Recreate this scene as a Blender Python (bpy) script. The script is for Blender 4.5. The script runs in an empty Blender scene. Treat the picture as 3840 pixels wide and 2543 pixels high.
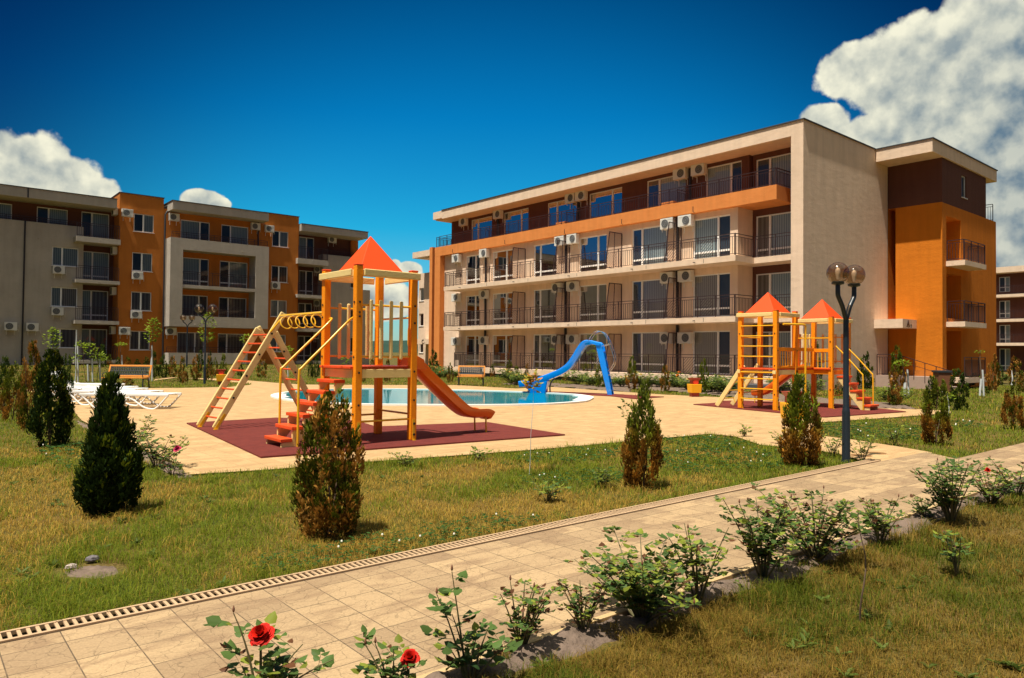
import bpy, math, random
import numpy as np
from mathutils import Vector, Matrix
R_ = math.radians
# ---------------------------------------------------------------- camera
F, CX, CY, CAMH = 2714.0, 1920.0, 1271.5, 1.6
YAW, PITCH, ROLL = R_(49.8), R_(1.07), R_(0.5)
scene = bpy.context.scene
col = scene.collection
fwv = Vector((math.cos(YAW)*math.cos(PITCH), math.sin(YAW)*math.cos(PITCH), math.sin(PITCH)))
r0 = Vector((math.sin(YAW), -math.cos(YAW), 0)); u0 = r0.cross(fwv)
RV = r0*math.cos(ROLL)+u0*math.sin(ROLL); UV = u0*math.cos(ROLL)-r0*math.sin(ROLL)
cd = bpy.data.cameras.new('camera'); cam = bpy.data.objects.new('camera', cd); col.objects.link(cam)
cd.sensor_width = 36; cd.lens = F/3840*36; cd.clip_end = 9000; cd.clip_start = .05
cam.matrix_world = Matrix(((RV.x, UV.x, -fwv.x, 0), (RV.y, UV.y, -fwv.y, 0), (RV.z, UV.z, -fwv.z, CAMH), (0, 0, 0, 1)))
scene.camera = cam
# ---------------------------------------------------------------- exposure
scene.view_settings.view_transform = 'Standard'; scene.view_settings.look = 'None'
scene.view_settings.exposure = 0.72; scene.view_settings.gamma = 1
# ---------------------------------------------------------------- sun
SUN = Vector((.37, .042, -1)).normalized()
sd = bpy.data.lights.new('sun', 'SUN'); sd.energy = 4.3; sd.angle = R_(.5); sd.color = (1, .93, .8)
so = bpy.data.objects.new('sun', sd); col.objects.link(so)
so.rotation_euler = SUN.to_track_quat('-Z', 'Y').to_euler()
# ---------------------------------------------------------------- world
w = bpy.data.worlds.new('World'); scene.world = w; w.use_nodes = True
nt = w.node_tree; nt.nodes.clear(); N = nt.nodes; Lk = nt.links
def nd(t, **k):
    n = N.new(t)
    for a, b in k.items(): setattr(n, a, b)
    return n
def setin(n, i, v):
    if v is None: return
    if hasattr(v, 'links') or hasattr(v, 'is_output'): Lk.new(v, n.inputs[i])
    else: n.inputs[i].default_value = v
def mth(op, a, b=None, c=None, cl=False):
    n = nd('ShaderNodeMath', operation=op); n.use_clamp = cl
    setin(n, 0, a); setin(n, 1, b); setin(n, 2, c); return n.outputs[0]
def vm(op, a, b=None, c=None):
    n = nd('ShaderNodeVectorMath', operation=op); setin(n, 0, a); setin(n, 1, b); setin(n, 2, c)
    return n.outputs['Value'] if op in ('LENGTH', 'DOT_PRODUCT') else n.outputs[0]
def mrange(v, a, b, c=0., d=1., t='SMOOTHSTEP'):
    n = nd('ShaderNodeMapRange', interpolation_type=t); setin(n, 0, v)
    for i, x in enumerate((a, b, c, d)): n.inputs[i+1].default_value = x
    return n.outputs[0]
def mixc(f, a, b, bt='MIX'):
    n = nd('ShaderNodeMix', data_type='RGBA', blend_type=bt); setin(n, 0, f); setin(n, 6, a); setin(n, 7, b); return n.outputs[2]
tc = nd('ShaderNodeTexCoord'); dirv = tc.outputs['Generated']
sx = nd('ShaderNodeSeparateXYZ'); Lk.new(dirv, sx.inputs[0])
az = mth('ARCTAN2', sx.outputs[1], sx.outputs[0]); el = mth('ARCSINE', sx.outputs[2])
sky = nd('ShaderNodeTexSky', sky_type='NISHITA'); sky.sun_disc = False
sky.sun_elevation = math.asin(-SUN.z); sky.sun_rotation = math.atan2(-SUN.x, -SUN.y)
sky.air_density = 1.0; sky.dust_density = .4; sky.ozone_density = 3
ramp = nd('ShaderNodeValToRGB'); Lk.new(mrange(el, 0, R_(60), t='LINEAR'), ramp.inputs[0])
SKYR = [(0, (.36, .50, .52)), (.06, (.22, .50, .54)), (.16, (.035, .50, .60)), (.30, (.004, .37, .56)), (.44, (.001, .26, .42)), (.56, (.02, .20, .34)), (.75, (.52, .54, .54)), (1, (.58, .57, .53))]  # top stops, above the view, brightened to fill the shadows
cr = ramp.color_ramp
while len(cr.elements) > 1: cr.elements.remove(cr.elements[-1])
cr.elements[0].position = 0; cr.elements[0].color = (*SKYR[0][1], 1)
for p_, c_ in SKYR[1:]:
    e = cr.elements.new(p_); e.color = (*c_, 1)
# vignette painted into the sky tint, darker away from the low view centre
da = mth('SUBTRACT', az, R_(51)); dist = mth('SQRT', mth('ADD', mth('MULTIPLY', da, da), mth('MULTIPLY', mth('MULTIPLY', el, el), .9)))
side = mth('MULTIPLY', mrange(dist, R_(16), R_(43)), mrange(el, R_(30), R_(42), 1.0, 0.0))
tint = mixc(side, ramp.outputs[0], mixc(1.0, ramp.outputs[0], (.3, .16, .26, 1), 'MULTIPLY'))
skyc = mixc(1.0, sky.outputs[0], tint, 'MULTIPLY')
def pxdir(px, py):
    d = fwv + RV*(px-CX)/F - UV*(py-CY)/F; d.normalize(); return math.atan2(d.y, d.x), math.asin(d.z)
vc = nd('ShaderNodeCombineXYZ'); Lk.new(az, vc.inputs[0]); Lk.new(el, vc.inputs[1]); ae = vc.outputs[0]
BL = [(3205, 265, 150, 105), (3400, 290, 230, 170), (3590, 230, 250, 210), (3790, 110, 260, 330), (3760, 480, 300, 320), (3480, 470, 260, 170), (3090, 470, 110, 80),
      (3290, 510, 170, 95), (3620, 620, 210, 170), (3790, 820, 170, 260), (3850, 1050, 200, 180), (3640, 830, 90, 120), (20, 660, 180, 190), (120, 640, 150, 150), (250, 690, 130, 110), (350, 735, 105, 75), (450, 755, 75, 32),
      (765, 750, 80, 42), (812, 765, 60, 30), (1535, 1012, 62, 42), (1480, 1005, 36, 44), (1400, 1130, 210, 95), (3000, 1010, 60, 30)]
field = None
for (bx, by, rx, ry) in BL:
    a_, e_ = pxdir(bx, by); sc = (F/rx*1.12, F/ry*1.08, 0)
    l = vm('LENGTH', vm('MULTIPLY_ADD', ae, sc, (-a_*sc[0], -e_*sc[1], 0)))
    f_ = mth('SUBTRACT', 1.0, l)
    field = f_ if field is None else mth('MAXIMUM', field, f_)
# unseen overhead cloud, added to fill shadows with neutral light
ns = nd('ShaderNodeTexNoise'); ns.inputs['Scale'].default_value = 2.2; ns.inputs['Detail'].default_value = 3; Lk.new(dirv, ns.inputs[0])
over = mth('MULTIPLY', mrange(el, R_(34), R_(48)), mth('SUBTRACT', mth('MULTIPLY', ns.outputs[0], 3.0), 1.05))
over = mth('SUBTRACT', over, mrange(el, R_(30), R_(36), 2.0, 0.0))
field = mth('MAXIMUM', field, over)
def fbm(vec, s, dt, ro=.55):
    n = nd('ShaderNodeTexNoise'); n.inputs['Scale'].default_value = s; n.inputs['Detail'].default_value = dt; n.inputs['Roughness'].default_value = ro
    Lk.new(vec, n.inputs[0]); return n.outputs[0]
def puff(vec):
    v = nd('ShaderNodeTexVoronoi', feature='SMOOTH_F1'); v.inputs['Scale'].default_value = 30; v.inputs['Smoothness'].default_value = .35
    wv = vm('MULTIPLY_ADD', vm('SUBTRACT', nd_noise(vec), (.5, .5, .5)), (.05, .05, .05), vec)
    Lk.new(wv, v.inputs['Vector'])
    return mth('ADD', mth('MULTIPLY', fbm(vec, 11, 10, .58), 1.45), mth('MULTIPLY', mth('SUBTRACT', .5, v.outputs['Distance']), .46))
def nd_noise(vec):
    n = nd('ShaderNodeTexNoise'); n.inputs['Scale'].default_value = 40; n.inputs['Detail'].default_value = 3; Lk.new(vec, n.inputs[0]); return n.outputs['Color']
p0 = puff(dirv)
up = vm('ADD', dirv, (-.012, .004, .022)); p1 = puff(up)
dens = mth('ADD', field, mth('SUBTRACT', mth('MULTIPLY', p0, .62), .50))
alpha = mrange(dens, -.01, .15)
fine = mrange(mth('SUBTRACT', p0, p1), -.26, .26, -.30, .30, 'LINEAR')
inner = mrange(field, .10, .85, 0.0, .30)
big = fbm(dirv, 6, 4)
lit = mth('ADD', mth('SUBTRACT', mth('ADD', .80, mth('MULTIPLY', mth('SUBTRACT', big, .5), .6)), mth('ADD', inner, mth('MULTIPLY', mrange(az, R_(14), R_(25), .30, 0.0), mrange(el, R_(8), R_(24), 1.0, .25)))), fine, cl=True)
ccol = mixc(lit, (.62, 1.0, 1.35, 1), (4.3, 4.2, 3.3, 1))
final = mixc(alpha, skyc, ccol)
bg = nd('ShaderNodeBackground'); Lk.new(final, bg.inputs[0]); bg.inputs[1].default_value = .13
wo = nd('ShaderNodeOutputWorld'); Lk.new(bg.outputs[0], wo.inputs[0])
w.cycles.sampling_method = 'MANUAL'; w.cycles.sample_map_resolution = 512

# ---------------------------------------------------------------- helpers
def gz(x, y):
    t = min(1, max(0, (y-38)/17)); t = t*t*(3-2*t); k = min(1, max(0, (34-x)/6)); return .45*t*k
def G(px, py, z=None):
    d = fwv + RV*(px-CX)/F - UV*(py-CY)/F; zz = z or 0.
    for i in range(12):
        t = (zz-CAMH)/d.z; x, y = t*d.x, t*d.y
        if z is None: zz = gz(x, y)
    return Vector((x, y, zz))
def hat(g, px, py):
    d = fwv + RV*(px-CX)/F - UV*(py-CY)/F
    t = math.hypot(g[0], g[1])/math.hypot(d.x, d.y); return CAMH+t*d.z-g[2]
def ppm(g): return F/((Vector(g)-Vector((0, 0, CAMH))).dot(fwv))
MATS = {}
def mat(name, c, rough=.6, spec=.5, metal=0, noise=None, bump=None, coat=0):
    """noise=(scale, amount, colour2) bump=(scale, strength)"""
    if name in MATS: return MATS[name]
    m = bpy.data.materials.new(name); m.use_nodes = True; t = m.node_tree; b = t.nodes['Principled BSDF']
    b.inputs['Base Color'].default_value = (*c, 1); b.inputs['Roughness'].default_value = rough
    b.inputs['Specular IOR Level'].default_value = spec; b.inputs['Metallic'].default_value = metal; b.inputs['Coat Weight'].default_value = coat
    geo = t.nodes.new('ShaderNodeNewGeometry')
    if noise:
        n = t.nodes.new('ShaderNodeTexNoise'); n.inputs['Scale'].default_value = noise[0]; n.inputs['Detail'].default_value = 6; n.inputs['Roughness'].default_value = .65
        t.links.new(geo.outputs['Position'], n.inputs[0])
        r = t.nodes.new('ShaderNodeMapRange'); t.links.new(n.outputs[0], r.inputs[0]); r.inputs[1].default_value = .32; r.inputs[2].default_value = .7; r.inputs[4].default_value = noise[1]
        x = t.nodes.new('ShaderNodeMix'); x.data_type = 'RGBA'; t.links.new(r.outputs[0], x.inputs[0]); x.inputs[6].default_value = (*c, 1); x.inputs[7].default_value = (*noise[2], 1)
        t.links.new(x.outputs[2], b.inputs['Base Color'])
    if bump:
        n = t.nodes.new('ShaderNodeTexNoise'); n.inputs['Scale'].default_value = bump[0]; n.inputs['Detail'].default_value = 5
        t.links.new(geo.outputs['Position'], n.inputs[0])
        bp = t.nodes.new('ShaderNodeBump'); bp.inputs['Strength'].default_value = bump[1]; bp.inputs['Distance'].default_value = .02
        t.links.new(n.outputs[0], bp.inputs['Height']); t.links.new(bp.outputs[0], b.inputs['Normal'])
    if 'plaster' in name:
        mp = t.nodes.new('ShaderNodeMapping'); mp.inputs['Scale'].default_value = (1, 1, 2.2); t.links.new(geo.outputs['Position'], mp.inputs[0])
        n3 = t.nodes.new('ShaderNodeTexNoise'); n3.inputs['Scale'].default_value = 1.7; n3.inputs['Detail'].default_value = 5; n3.inputs['Roughness'].default_value = .6; t.links.new(mp.outputs[0], n3.inputs[0])
        b3 = t.nodes.new('ShaderNodeBump'); b3.inputs['Strength'].default_value = .45; b3.inputs['Distance'].default_value = .035; t.links.new(n3.outputs[0], b3.inputs['Height']); t.links.new(b3.outputs[0], bp.inputs['Normal'])
        mp2 = t.nodes.new('ShaderNodeMapping'); mp2.inputs['Scale'].default_value = (1, 1, .10); t.links.new(geo.outputs['Position'], mp2.inputs[0])
        n4 = t.nodes.new('ShaderNodeTexNoise'); n4.inputs['Scale'].default_value = 3.5; n4.inputs['Detail'].default_value = 6; t.links.new(mp2.outputs[0], n4.inputs[0])
        r4 = t.nodes.new('ShaderNodeMapRange'); t.links.new(n4.outputs[0], r4.inputs[0]); r4.inputs[1].default_value = .35; r4.inputs[2].default_value = .7; r4.inputs[3].default_value = 1.04; r4.inputs[4].default_value = .93
        x4 = t.nodes.new('ShaderNodeMix'); x4.data_type = 'RGBA'; x4.blend_type = 'MULTIPLY'; x4.inputs[0].default_value = 1; t.links.new(x.outputs[2], x4.inputs[6]); t.links.new(r4.outputs[0], x4.inputs[7]); t.links.new(x4.outputs[2], b.inputs['Base Color'])
    MATS[name] = m; return m
def colmat(name, trans=.3, rough=.55):
    m = bpy.data.materials.new(name); m.use_nodes = True; t = m.node_tree; b = t.nodes['Principled BSDF']; o = t.nodes['Material Output']
    a = t.nodes.new('ShaderNodeAttribute'); a.attribute_name = 'Col'
    t.links.new(a.outputs['Color'], b.inputs['Base Color']); b.inputs['Roughness'].default_value = rough; b.inputs['Specular IOR Level'].default_value = .12
    if trans:
        tr = t.nodes.new('ShaderNodeBsdfTranslucent'); t.links.new(a.outputs['Color'], tr.inputs[0])
        mx = t.nodes.new('ShaderNodeMixShader'); mx.inputs[0].default_value = trans
        t.links.new(b.outputs[0], mx.inputs[1]); t.links.new(tr.outputs[0], mx.inputs[2]); t.links.new(mx.outputs[0], o.inputs[0])
    MATS[name] = m; return m
class MB:
    def __init__(s): s.v = []; s.f = []
    def quad(s, *p):
        n = len(s.v); s.v += [tuple(q) for q in p]; s.f.append(tuple(range(n, n+len(p))))
    def box(s, x0, x1, y0, y1, z0, z1):
        s.hexa([(x0, y0, z0), (x1, y0, z0), (x1, y1, z0), (x0, y1, z0), (x0, y0, z1), (x1, y0, z1), (x1, y1, z1), (x0, y1, z1)])
    def hexa(s, p):
        n = len(s.v); s.v += [tuple(q) for q in p]
        for f in ((0, 3, 2, 1), (4, 5, 6, 7), (0, 1, 5, 4), (1, 2, 6, 5), (2, 3, 7, 6), (3, 0, 4, 7)): s.f.append(tuple(n+i for i in f))
    def beam(s, a, b, wd, th, side=None):
        """box between a and b; wd across 'side', th along the other"""
        a = Vector(a); b = Vector(b); d = (b-a).normalized()
        sv = Vector(side) if side else (Vector((0, 0, 1)).cross(d) if abs(d.z) < .99 else Vector((1, 0, 0)))
        sv = (sv - d*sv.dot(d)).normalized(); n = d.cross(sv)
        s.hexa([q+sv*i*wd/2+n*j*th/2 for q in (a, b) for (i, j) in ((-1, -1), (1, -1), (1, 1), (-1, 1))])
    def tube(s, pts, r, n=8, r2=None):
        pts = [Vector(p) for p in pts]; base = len(s.v); m = len(pts); ref = None
        for i, p in enumerate(pts):
            d = (pts[min(i+1, m-1)]-pts[max(i-1, 0)]).normalized()
            if ref is None: ref = Vector((0, 0, 1)) if abs(d.z) < .9 else Vector((1, 0, 0))
            a = (ref-d*ref.dot(d)).normalized(); b = d.cross(a); ref = a
            rr = r if r2 is None else r+(r2-r)*i/(m-1)
            for k in range(n):
                t = 2*math.pi*k/n; s.v.append(tuple(p+a*math.cos(t)*rr+b*math.sin(t)*rr))
        for i in range(m-1):
            for k in range(n):
                s.f.append((base+i*n+k, base+i*n+(k+1) % n, base+(i+1)*n+(k+1) % n, base+(i+1)*n+k))
        s.f.append(tuple(base+k for k in range(n))[::-1]); s.f.append(tuple(base+(m-1)*n+k for k in range(n)))
    def lathe(s, prof, c=(0, 0, 0), n=20):
        base = len(s.v)
        for (r, z) in prof:
            for k in range(n):
                t = 2*math.pi*k/n; s.v.append((c[0]+r*math.cos(t), c[1]+r*math.sin(t), c[2]+z))
        for i in range(len(prof)-1):
            for k in range(n): s.f.append((base+i*n+k, base+i*n+(k+1) % n, base+(i+1)*n+(k+1) % n, base+(i+1)*n+k))
        s.f.append(tuple(base+k for k in range(n))[::-1]); s.f.append(tuple(base+(len(prof)-1)*n+k for k in range(n)))
    def prism(s, poly, off):
        """poly list of 3D pts, extruded by vector off"""
        n = len(poly); b = len(s.v); off = Vector(off)
        s.v += [tuple(p) for p in poly]+[tuple(Vector(p)+off) for p in poly]
        s.f.append(tuple(range(b, b+n))[::-1]); s.f.append(tuple(range(b+n, b+2*n)))
        for i in range(n): s.f.append((b+i, b+(i+1) % n, b+n+(i+1) % n, b+n+i))
    def lbox(s, ax, pl, a0, a1, d0, d1, z0, z1):
        if ax == 'x': s.box(pl+d0, pl+d1, a0, a1, z0, z1)
        else: s.box(a0, a1, pl+d0, pl+d1, z0, z1)
    def build(s, name, m, parent=None, bevel=0, smooth=False, loc=None):
        me = bpy.data.meshes.new(name); me.from_pydata(s.v, [], s.f); me.validate(); me.update()
        o = bpy.data.objects.new(name, me); col.objects.link(o); me.materials.append(m)
        if parent: o.parent = parent
        if loc: o.location = loc
        if smooth:
            me.polygons.foreach_set('use_smooth', [True]*len(me.polygons))
            me.set_sharp_from_angle(angle=R_(40))
        if bevel:
            b = o.modifiers.new('Bevel', 'BEVEL'); b.width = bevel; b.segments = 2; b.limit_method = 'ANGLE'
        return o
def tag(o, label=None, cat=None, group=None, kind=None):
    if label: o['label'] = label
    if cat: o['category'] = cat
    if group: o['group'] = group
    if kind: o['kind'] = kind
    return o
def empty(name, loc, rz=0, sc=None):
    o = bpy.data.objects.new(name, None); col.objects.link(o); o.location = loc; o.rotation_euler = (0, 0, rz); o.empty_display_size = .2
    if sc: o.scale = sc
    return o
def kids(o): return [c for c in col.objects if c.parent == o]
def copy_tree(o, parent=None):
    c = o.copy(); col.objects.link(c); c.parent = parent
    for ch in kids(o): copy_tree(ch, c)
    return c
def npmesh(name, V, faces_q, m, parent=None, C=None, faces_t=None):
    """V (n,3); faces_q (k,4); faces_t (k,3); C per-vertex colour (n,3)"""
    me = bpy.data.meshes.new(name); nq = 0 if faces_q is None else len(faces_q); ntt = 0 if faces_t is None else len(faces_t)
    me.vertices.add(len(V)); me.vertices.foreach_set('co', np.asarray(V, dtype=np.float32).ravel())
    loops = np.concatenate([a.ravel() for a in (faces_q, faces_t) if a is not None]).astype(np.int32)
    me.loops.add(len(loops)); me.loops.foreach_set('vertex_index', loops)
    me.polygons.add(nq+ntt)
    st = np.concatenate([np.arange(nq)*4, nq*4+np.arange(ntt)*3]).astype(np.int32)
    me.polygons.foreach_set('loop_start', st)
    me.update(calc_edges=True)
    if C is not None:
        ca = me.color_attributes.new('Col', 'FLOAT_COLOR', 'POINT')
        c4 = np.ones((len(V), 4), dtype=np.float32); c4[:, :3] = C; ca.data.foreach_set('color', c4.ravel())
    me.materials.append(m)
    o = bpy.data.objects.new(name, me); col.objects.link(o)
    if parent: o.parent = parent
    return o
def norm(a): return a/np.maximum(np.linalg.norm(a, axis=1, keepdims=True), 1e-9)
def leaves(P, D, S, L, W, C, fold=.25):
    """oval folded leaves. returns V, Q, colours"""
    n = len(P); D = norm(D); S = norm(S-D*np.sum(S*D, axis=1, keepdims=True)); U = np.cross(D, S)
    L = np.asarray(L).reshape(-1, 1); W = np.asarray(W).reshape(-1, 1)
    v = np.stack([P, P+D*L*.35+S*W*.5+U*W*fold, P+D*L*.72+S*W*.38+U*W*fold*.6, P+D*L-U*L*.06, P+D*L*.72-S*W*.38+U*W*fold*.6, P+D*L*.35-S*W*.5+U*W*fold], axis=1)
    b = np.arange(n)[:, None]*6
    q = np.concatenate([b+np.array([[0, 1, 2, 3]]), b+np.array([[0, 3, 4, 5]])])
    return v.reshape(-1, 3), q, np.repeat(C, 6, axis=0)
def merge(parts):
    V = []; Q = []; C = []; o = 0
    for v, q, c in parts: V.append(v); Q.append(q+o); C.append(c); o += len(v)
    return np.concatenate(V), np.concatenate(Q), np.concatenate(C)
def vnoise(x, y, s, seed):
    x = np.asarray(x)/s; y = np.asarray(y)/s; xi = np.floor(x).astype(np.int64); yi = np.floor(y).astype(np.int64); fx = x-xi; fy = y-yi
    def h(a, b):
        k = (a*374761393+b*668265263+seed*974711) & 0xffffffff; k = ((k ^ (k >> 13))*1274126177) & 0xffffffff; return ((k ^ (k >> 16)) & 0xffff)/65535.
    fx = fx*fx*(3-2*fx); fy = fy*fy*(3-2*fy)
    return (h(xi, yi)*(1-fx)+h(xi+1, yi)*fx)*(1-fy)+(h(xi, yi+1)*(1-fx)+h(xi+1, yi+1)*fx)*fy
def inpoly(x, y, poly):
    x = np.asarray(x); y = np.asarray(y); r = np.zeros(x.shape, bool); n = len(poly)
    for i in range(n):
        x1, y1 = poly[i][:2]; x2, y2 = poly[(i+1) % n][:2]
        c = ((y1 > y) != (y2 > y)); xx = (x2-x1)*(y-y1)/((y2-y1) if y2 != y1 else 1e-9)+x1; r ^= c & (x < xx)
    return r
CR = {'c1': (0, 650, .47847), 'c2': (600, 650, .47818), 'c3': (1550, 700, .5102), 'c4': (2200, 500, .60606), 'c5': (2900, 400, .70149), 'c6': (700, 1100, .63345),
      'c7': (2600, 1050, .38259), 'c8': (1800, 1150, .38007), 'c9': (0, 1180, .2551), 'ca': (500, 1180, .2551), 'cb': (1500, 1200, .25338), 'cc': (2500, 1250, .22321),
      'cd': (3150, 1250, .31885), 'ce': (1150, 850, .38259), 'cf': (0, 1250, .28694), 'k': (700, 850, .574), 'D': (0, 0, 1.6216), 'cg': (2250, 1400, .40118), 'ch': (0, 1200, .5102), 'p': (0, 0, 1)}
def cc(c, x, y): a, b, s = CR[c]; return a+x*s, b+y*s
# ---------------------------------------------------------------- materials
M_cream = mat('cream_plaster', (.82, .62, .455), .9, .2, noise=(1.3, .6, (.71, .535, .385)), bump=(60, .5))
M_grey = mat('greige_plaster', (.47, .42, .355), .9, .2, noise=(.9, .7, (.38, .335, .28)), bump=(55, .6))
M_orange = mat('orange_plaster', (.72, .26, .07), .9, .2, noise=(1.1, .6, (.64, .21, .05)), bump=(60, .5))
M_ochre = mat('ochre_orange_plaster', (.64, .19, .012), .9, .2, noise=(1.1, .6, (.54, .155, .010)), bump=(60, .5))
M_rust = mat('rust_orange_plaster', (.52, .175, .030), .9, .2, noise=(1.1, .6, (.44, .14, .024)), bump=(60, .5))
M_brown = mat('brown_plaster', (.135, .055, .038), .9, .2, noise=(1.1, .6, (.11, .045, .032)), bump=(60, .5))
M_white = mat('white_plastic', (.80, .80, .78), .35)
M_ac = mat('off_white_metal', (.72, .70, .64), .45)
M_dark = mat('dark_grille', (.03, .035, .04), .5)
M_fan = mat('grey_fan_grille', (.10, .105, .11), .5)
M_rail = mat('dark_brown_metal', (.045, .022, .022), .45)
M_pipe = mat('black_pipe', (.02, .018, .018), .4)
M_roof = mat('dark_roof_trim', (.06, .06, .065), .5)
M_found = mat('dark_foundation', (.07, .07, .075), .9)
M_blind = mat('blinds', (.20, .27, .31), .8)
def blindmat(name, c1, c2, sc):
    m = bpy.data.materials.new(name); m.use_nodes = True; t = m.node_tree; b = t.nodes['Principled BSDF']; b.inputs['Roughness'].default_value = .85
    g = t.nodes.new('ShaderNodeNewGeometry'); s = t.nodes.new('ShaderNodeSeparateXYZ'); t.links.new(g.outputs['Position'], s.inputs[0])
    a = t.nodes.new('ShaderNodeMath'); a.operation = 'ADD'; t.links.new(s.outputs[0], a.inputs[0]); t.links.new(s.outputs[1], a.inputs[1])
    cb = t.nodes.new('ShaderNodeCombineXYZ'); t.links.new(a.outputs[0], cb.inputs[0])
    wv = t.nodes.new('ShaderNodeTexWave'); wv.inputs['Scale'].default_value = sc; wv.inputs['Distortion'].default_value = .6; t.links.new(cb.outputs[0], wv.inputs[0])
    x = t.nodes.new('ShaderNodeMix'); x.data_type = 'RGBA'; t.links.new(wv.outputs[0], x.inputs[0]); x.inputs[6].default_value = (*c1, 1); x.inputs[7].default_value = (*c2, 1)
    t.links.new(x.outputs[2], b.inputs['Base Color']); MATS[name] = m; return m
B_BLUE = blindmat('blue_grey_vertical_blinds', (.38, .45, .46), (.17, .23, .26), 2.6)
B_GREY = blindmat('grey_vertical_blinds', (.33, .31, .265), (.17, .16, .14), 2.6)
B_DARK = blindmat('dark_curtain', (.09, .085, .08), (.20, .185, .17), 1.3)
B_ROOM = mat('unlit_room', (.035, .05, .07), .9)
def glassmat():
    m = bpy.data.materials.new('window_glass'); m.use_nodes = True; t = m.node_tree; o = t.nodes['Material Output']; t.nodes.remove(t.nodes['Principled BSDF'])
    tr = t.nodes.new('ShaderNodeBsdfTransparent'); tr.inputs[0].default_value = (.93, .95, .95, 1)
    gl = t.nodes.new('ShaderNodeBsdfGlossy'); gl.inputs['Roughness'].default_value = .02; gl.inputs[0].default_value = (.75, .72, .68, 1)
    fr = t.nodes.new('ShaderNodeFresnel'); fr.inputs[0].default_value = 1.5
    mx = t.nodes.new('ShaderNodeMixShader'); t.links.new(fr.outputs[0], mx.inputs[0]); t.links.new(tr.outputs[0], mx.inputs[1]); t.links.new(gl.outputs[0], mx.inputs[2]); t.links.new(mx.outputs[0], o.inputs[0])
    return m
M_glass = glassmat()
def screenmat():
    m = bpy.data.materials.new('tinted_screen_glass'); m.use_nodes = True; t = m.node_tree; o = t.nodes['Material Output']; t.nodes.remove(t.nodes['Principled BSDF'])
    tr = t.nodes.new('ShaderNodeBsdfTransparent'); tr.inputs[0].default_value = (.88, .85, .84, 1)
    gl = t.nodes.new('ShaderNodeBsdfDiffuse'); gl.inputs[0].default_value = (.16, .14, .15, 1)
    mx = t.nodes.new('ShaderNodeMixShader'); mx.inputs[0].default_value = .07; t.links.new(tr.outputs[0], mx.inputs[1]); t.links.new(gl.outputs[0], mx.inputs[2]); t.links.new(mx.outputs[0], o.inputs[0])
    return m
M_screen = screenmat()
W_or = mat('orange_painted_wood', (.93, .31, .006), .45, .3, noise=(7, .6, (.82, .24, .005)), bump=(35, .25))
W_cream = mat('cream_painted_wood', (.82, .63, .26), .45, .35, noise=(7, .6, (.72, .54, .22)), bump=(35, .25))
W_red = mat('red_painted_wood', (.74, .085, .014), .45, .35, noise=(7, .6, (.60, .06, .012)), bump=(35, .25))
P_red = mat('red_orange_fibreglass', (.96, .20, .010), .25, coat=.4, noise=(3, .4, (.66, .055, .006)))
P_roof = mat('red_orange_roof_plastic', (.80, .065, .004), .55, .25)
M_yel = mat('yellow_painted_metal', (.78, .42, .012), .3, coat=.2)
P_blue = mat('blue_fibreglass', (.0, .27, .95), .18, coat=.6, noise=(2, .3, (.0, .23, .85)))
M_steel = mat('polished_steel', (.75, .74, .70), .2, metal=1)
M_black = mat('black_painted_metal', (.015, .022, .028), .35)
M_bolt = mat('black_bolt_cap', (.01, .01, .01), .5)
W_bench = mat('varnished_orange_wood', (.62, .24, .03), .4, noise=(12, .6, (.5, .18, .02)))
M_leaf = colmat('leaf', .35, .5)
M_conif = colmat('conifer_foliage', .2, .7)
M_grass = colmat('grass_blade', .42, .7)
M_petal = colmat('petal', .25, .6)
M_bark = mat('bark', (.16, .10, .06), .9, noise=(20, .6, (.09, .06, .04)))
M_cane = mat('green_cane', (.10, .11, .035), .6, noise=(20, .7, (.13, .06, .03)))
M_lime = mat('whitewashed_wood', (.62, .66, .66), .8, noise=(14, .6, (.45, .46, .44)))
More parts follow.
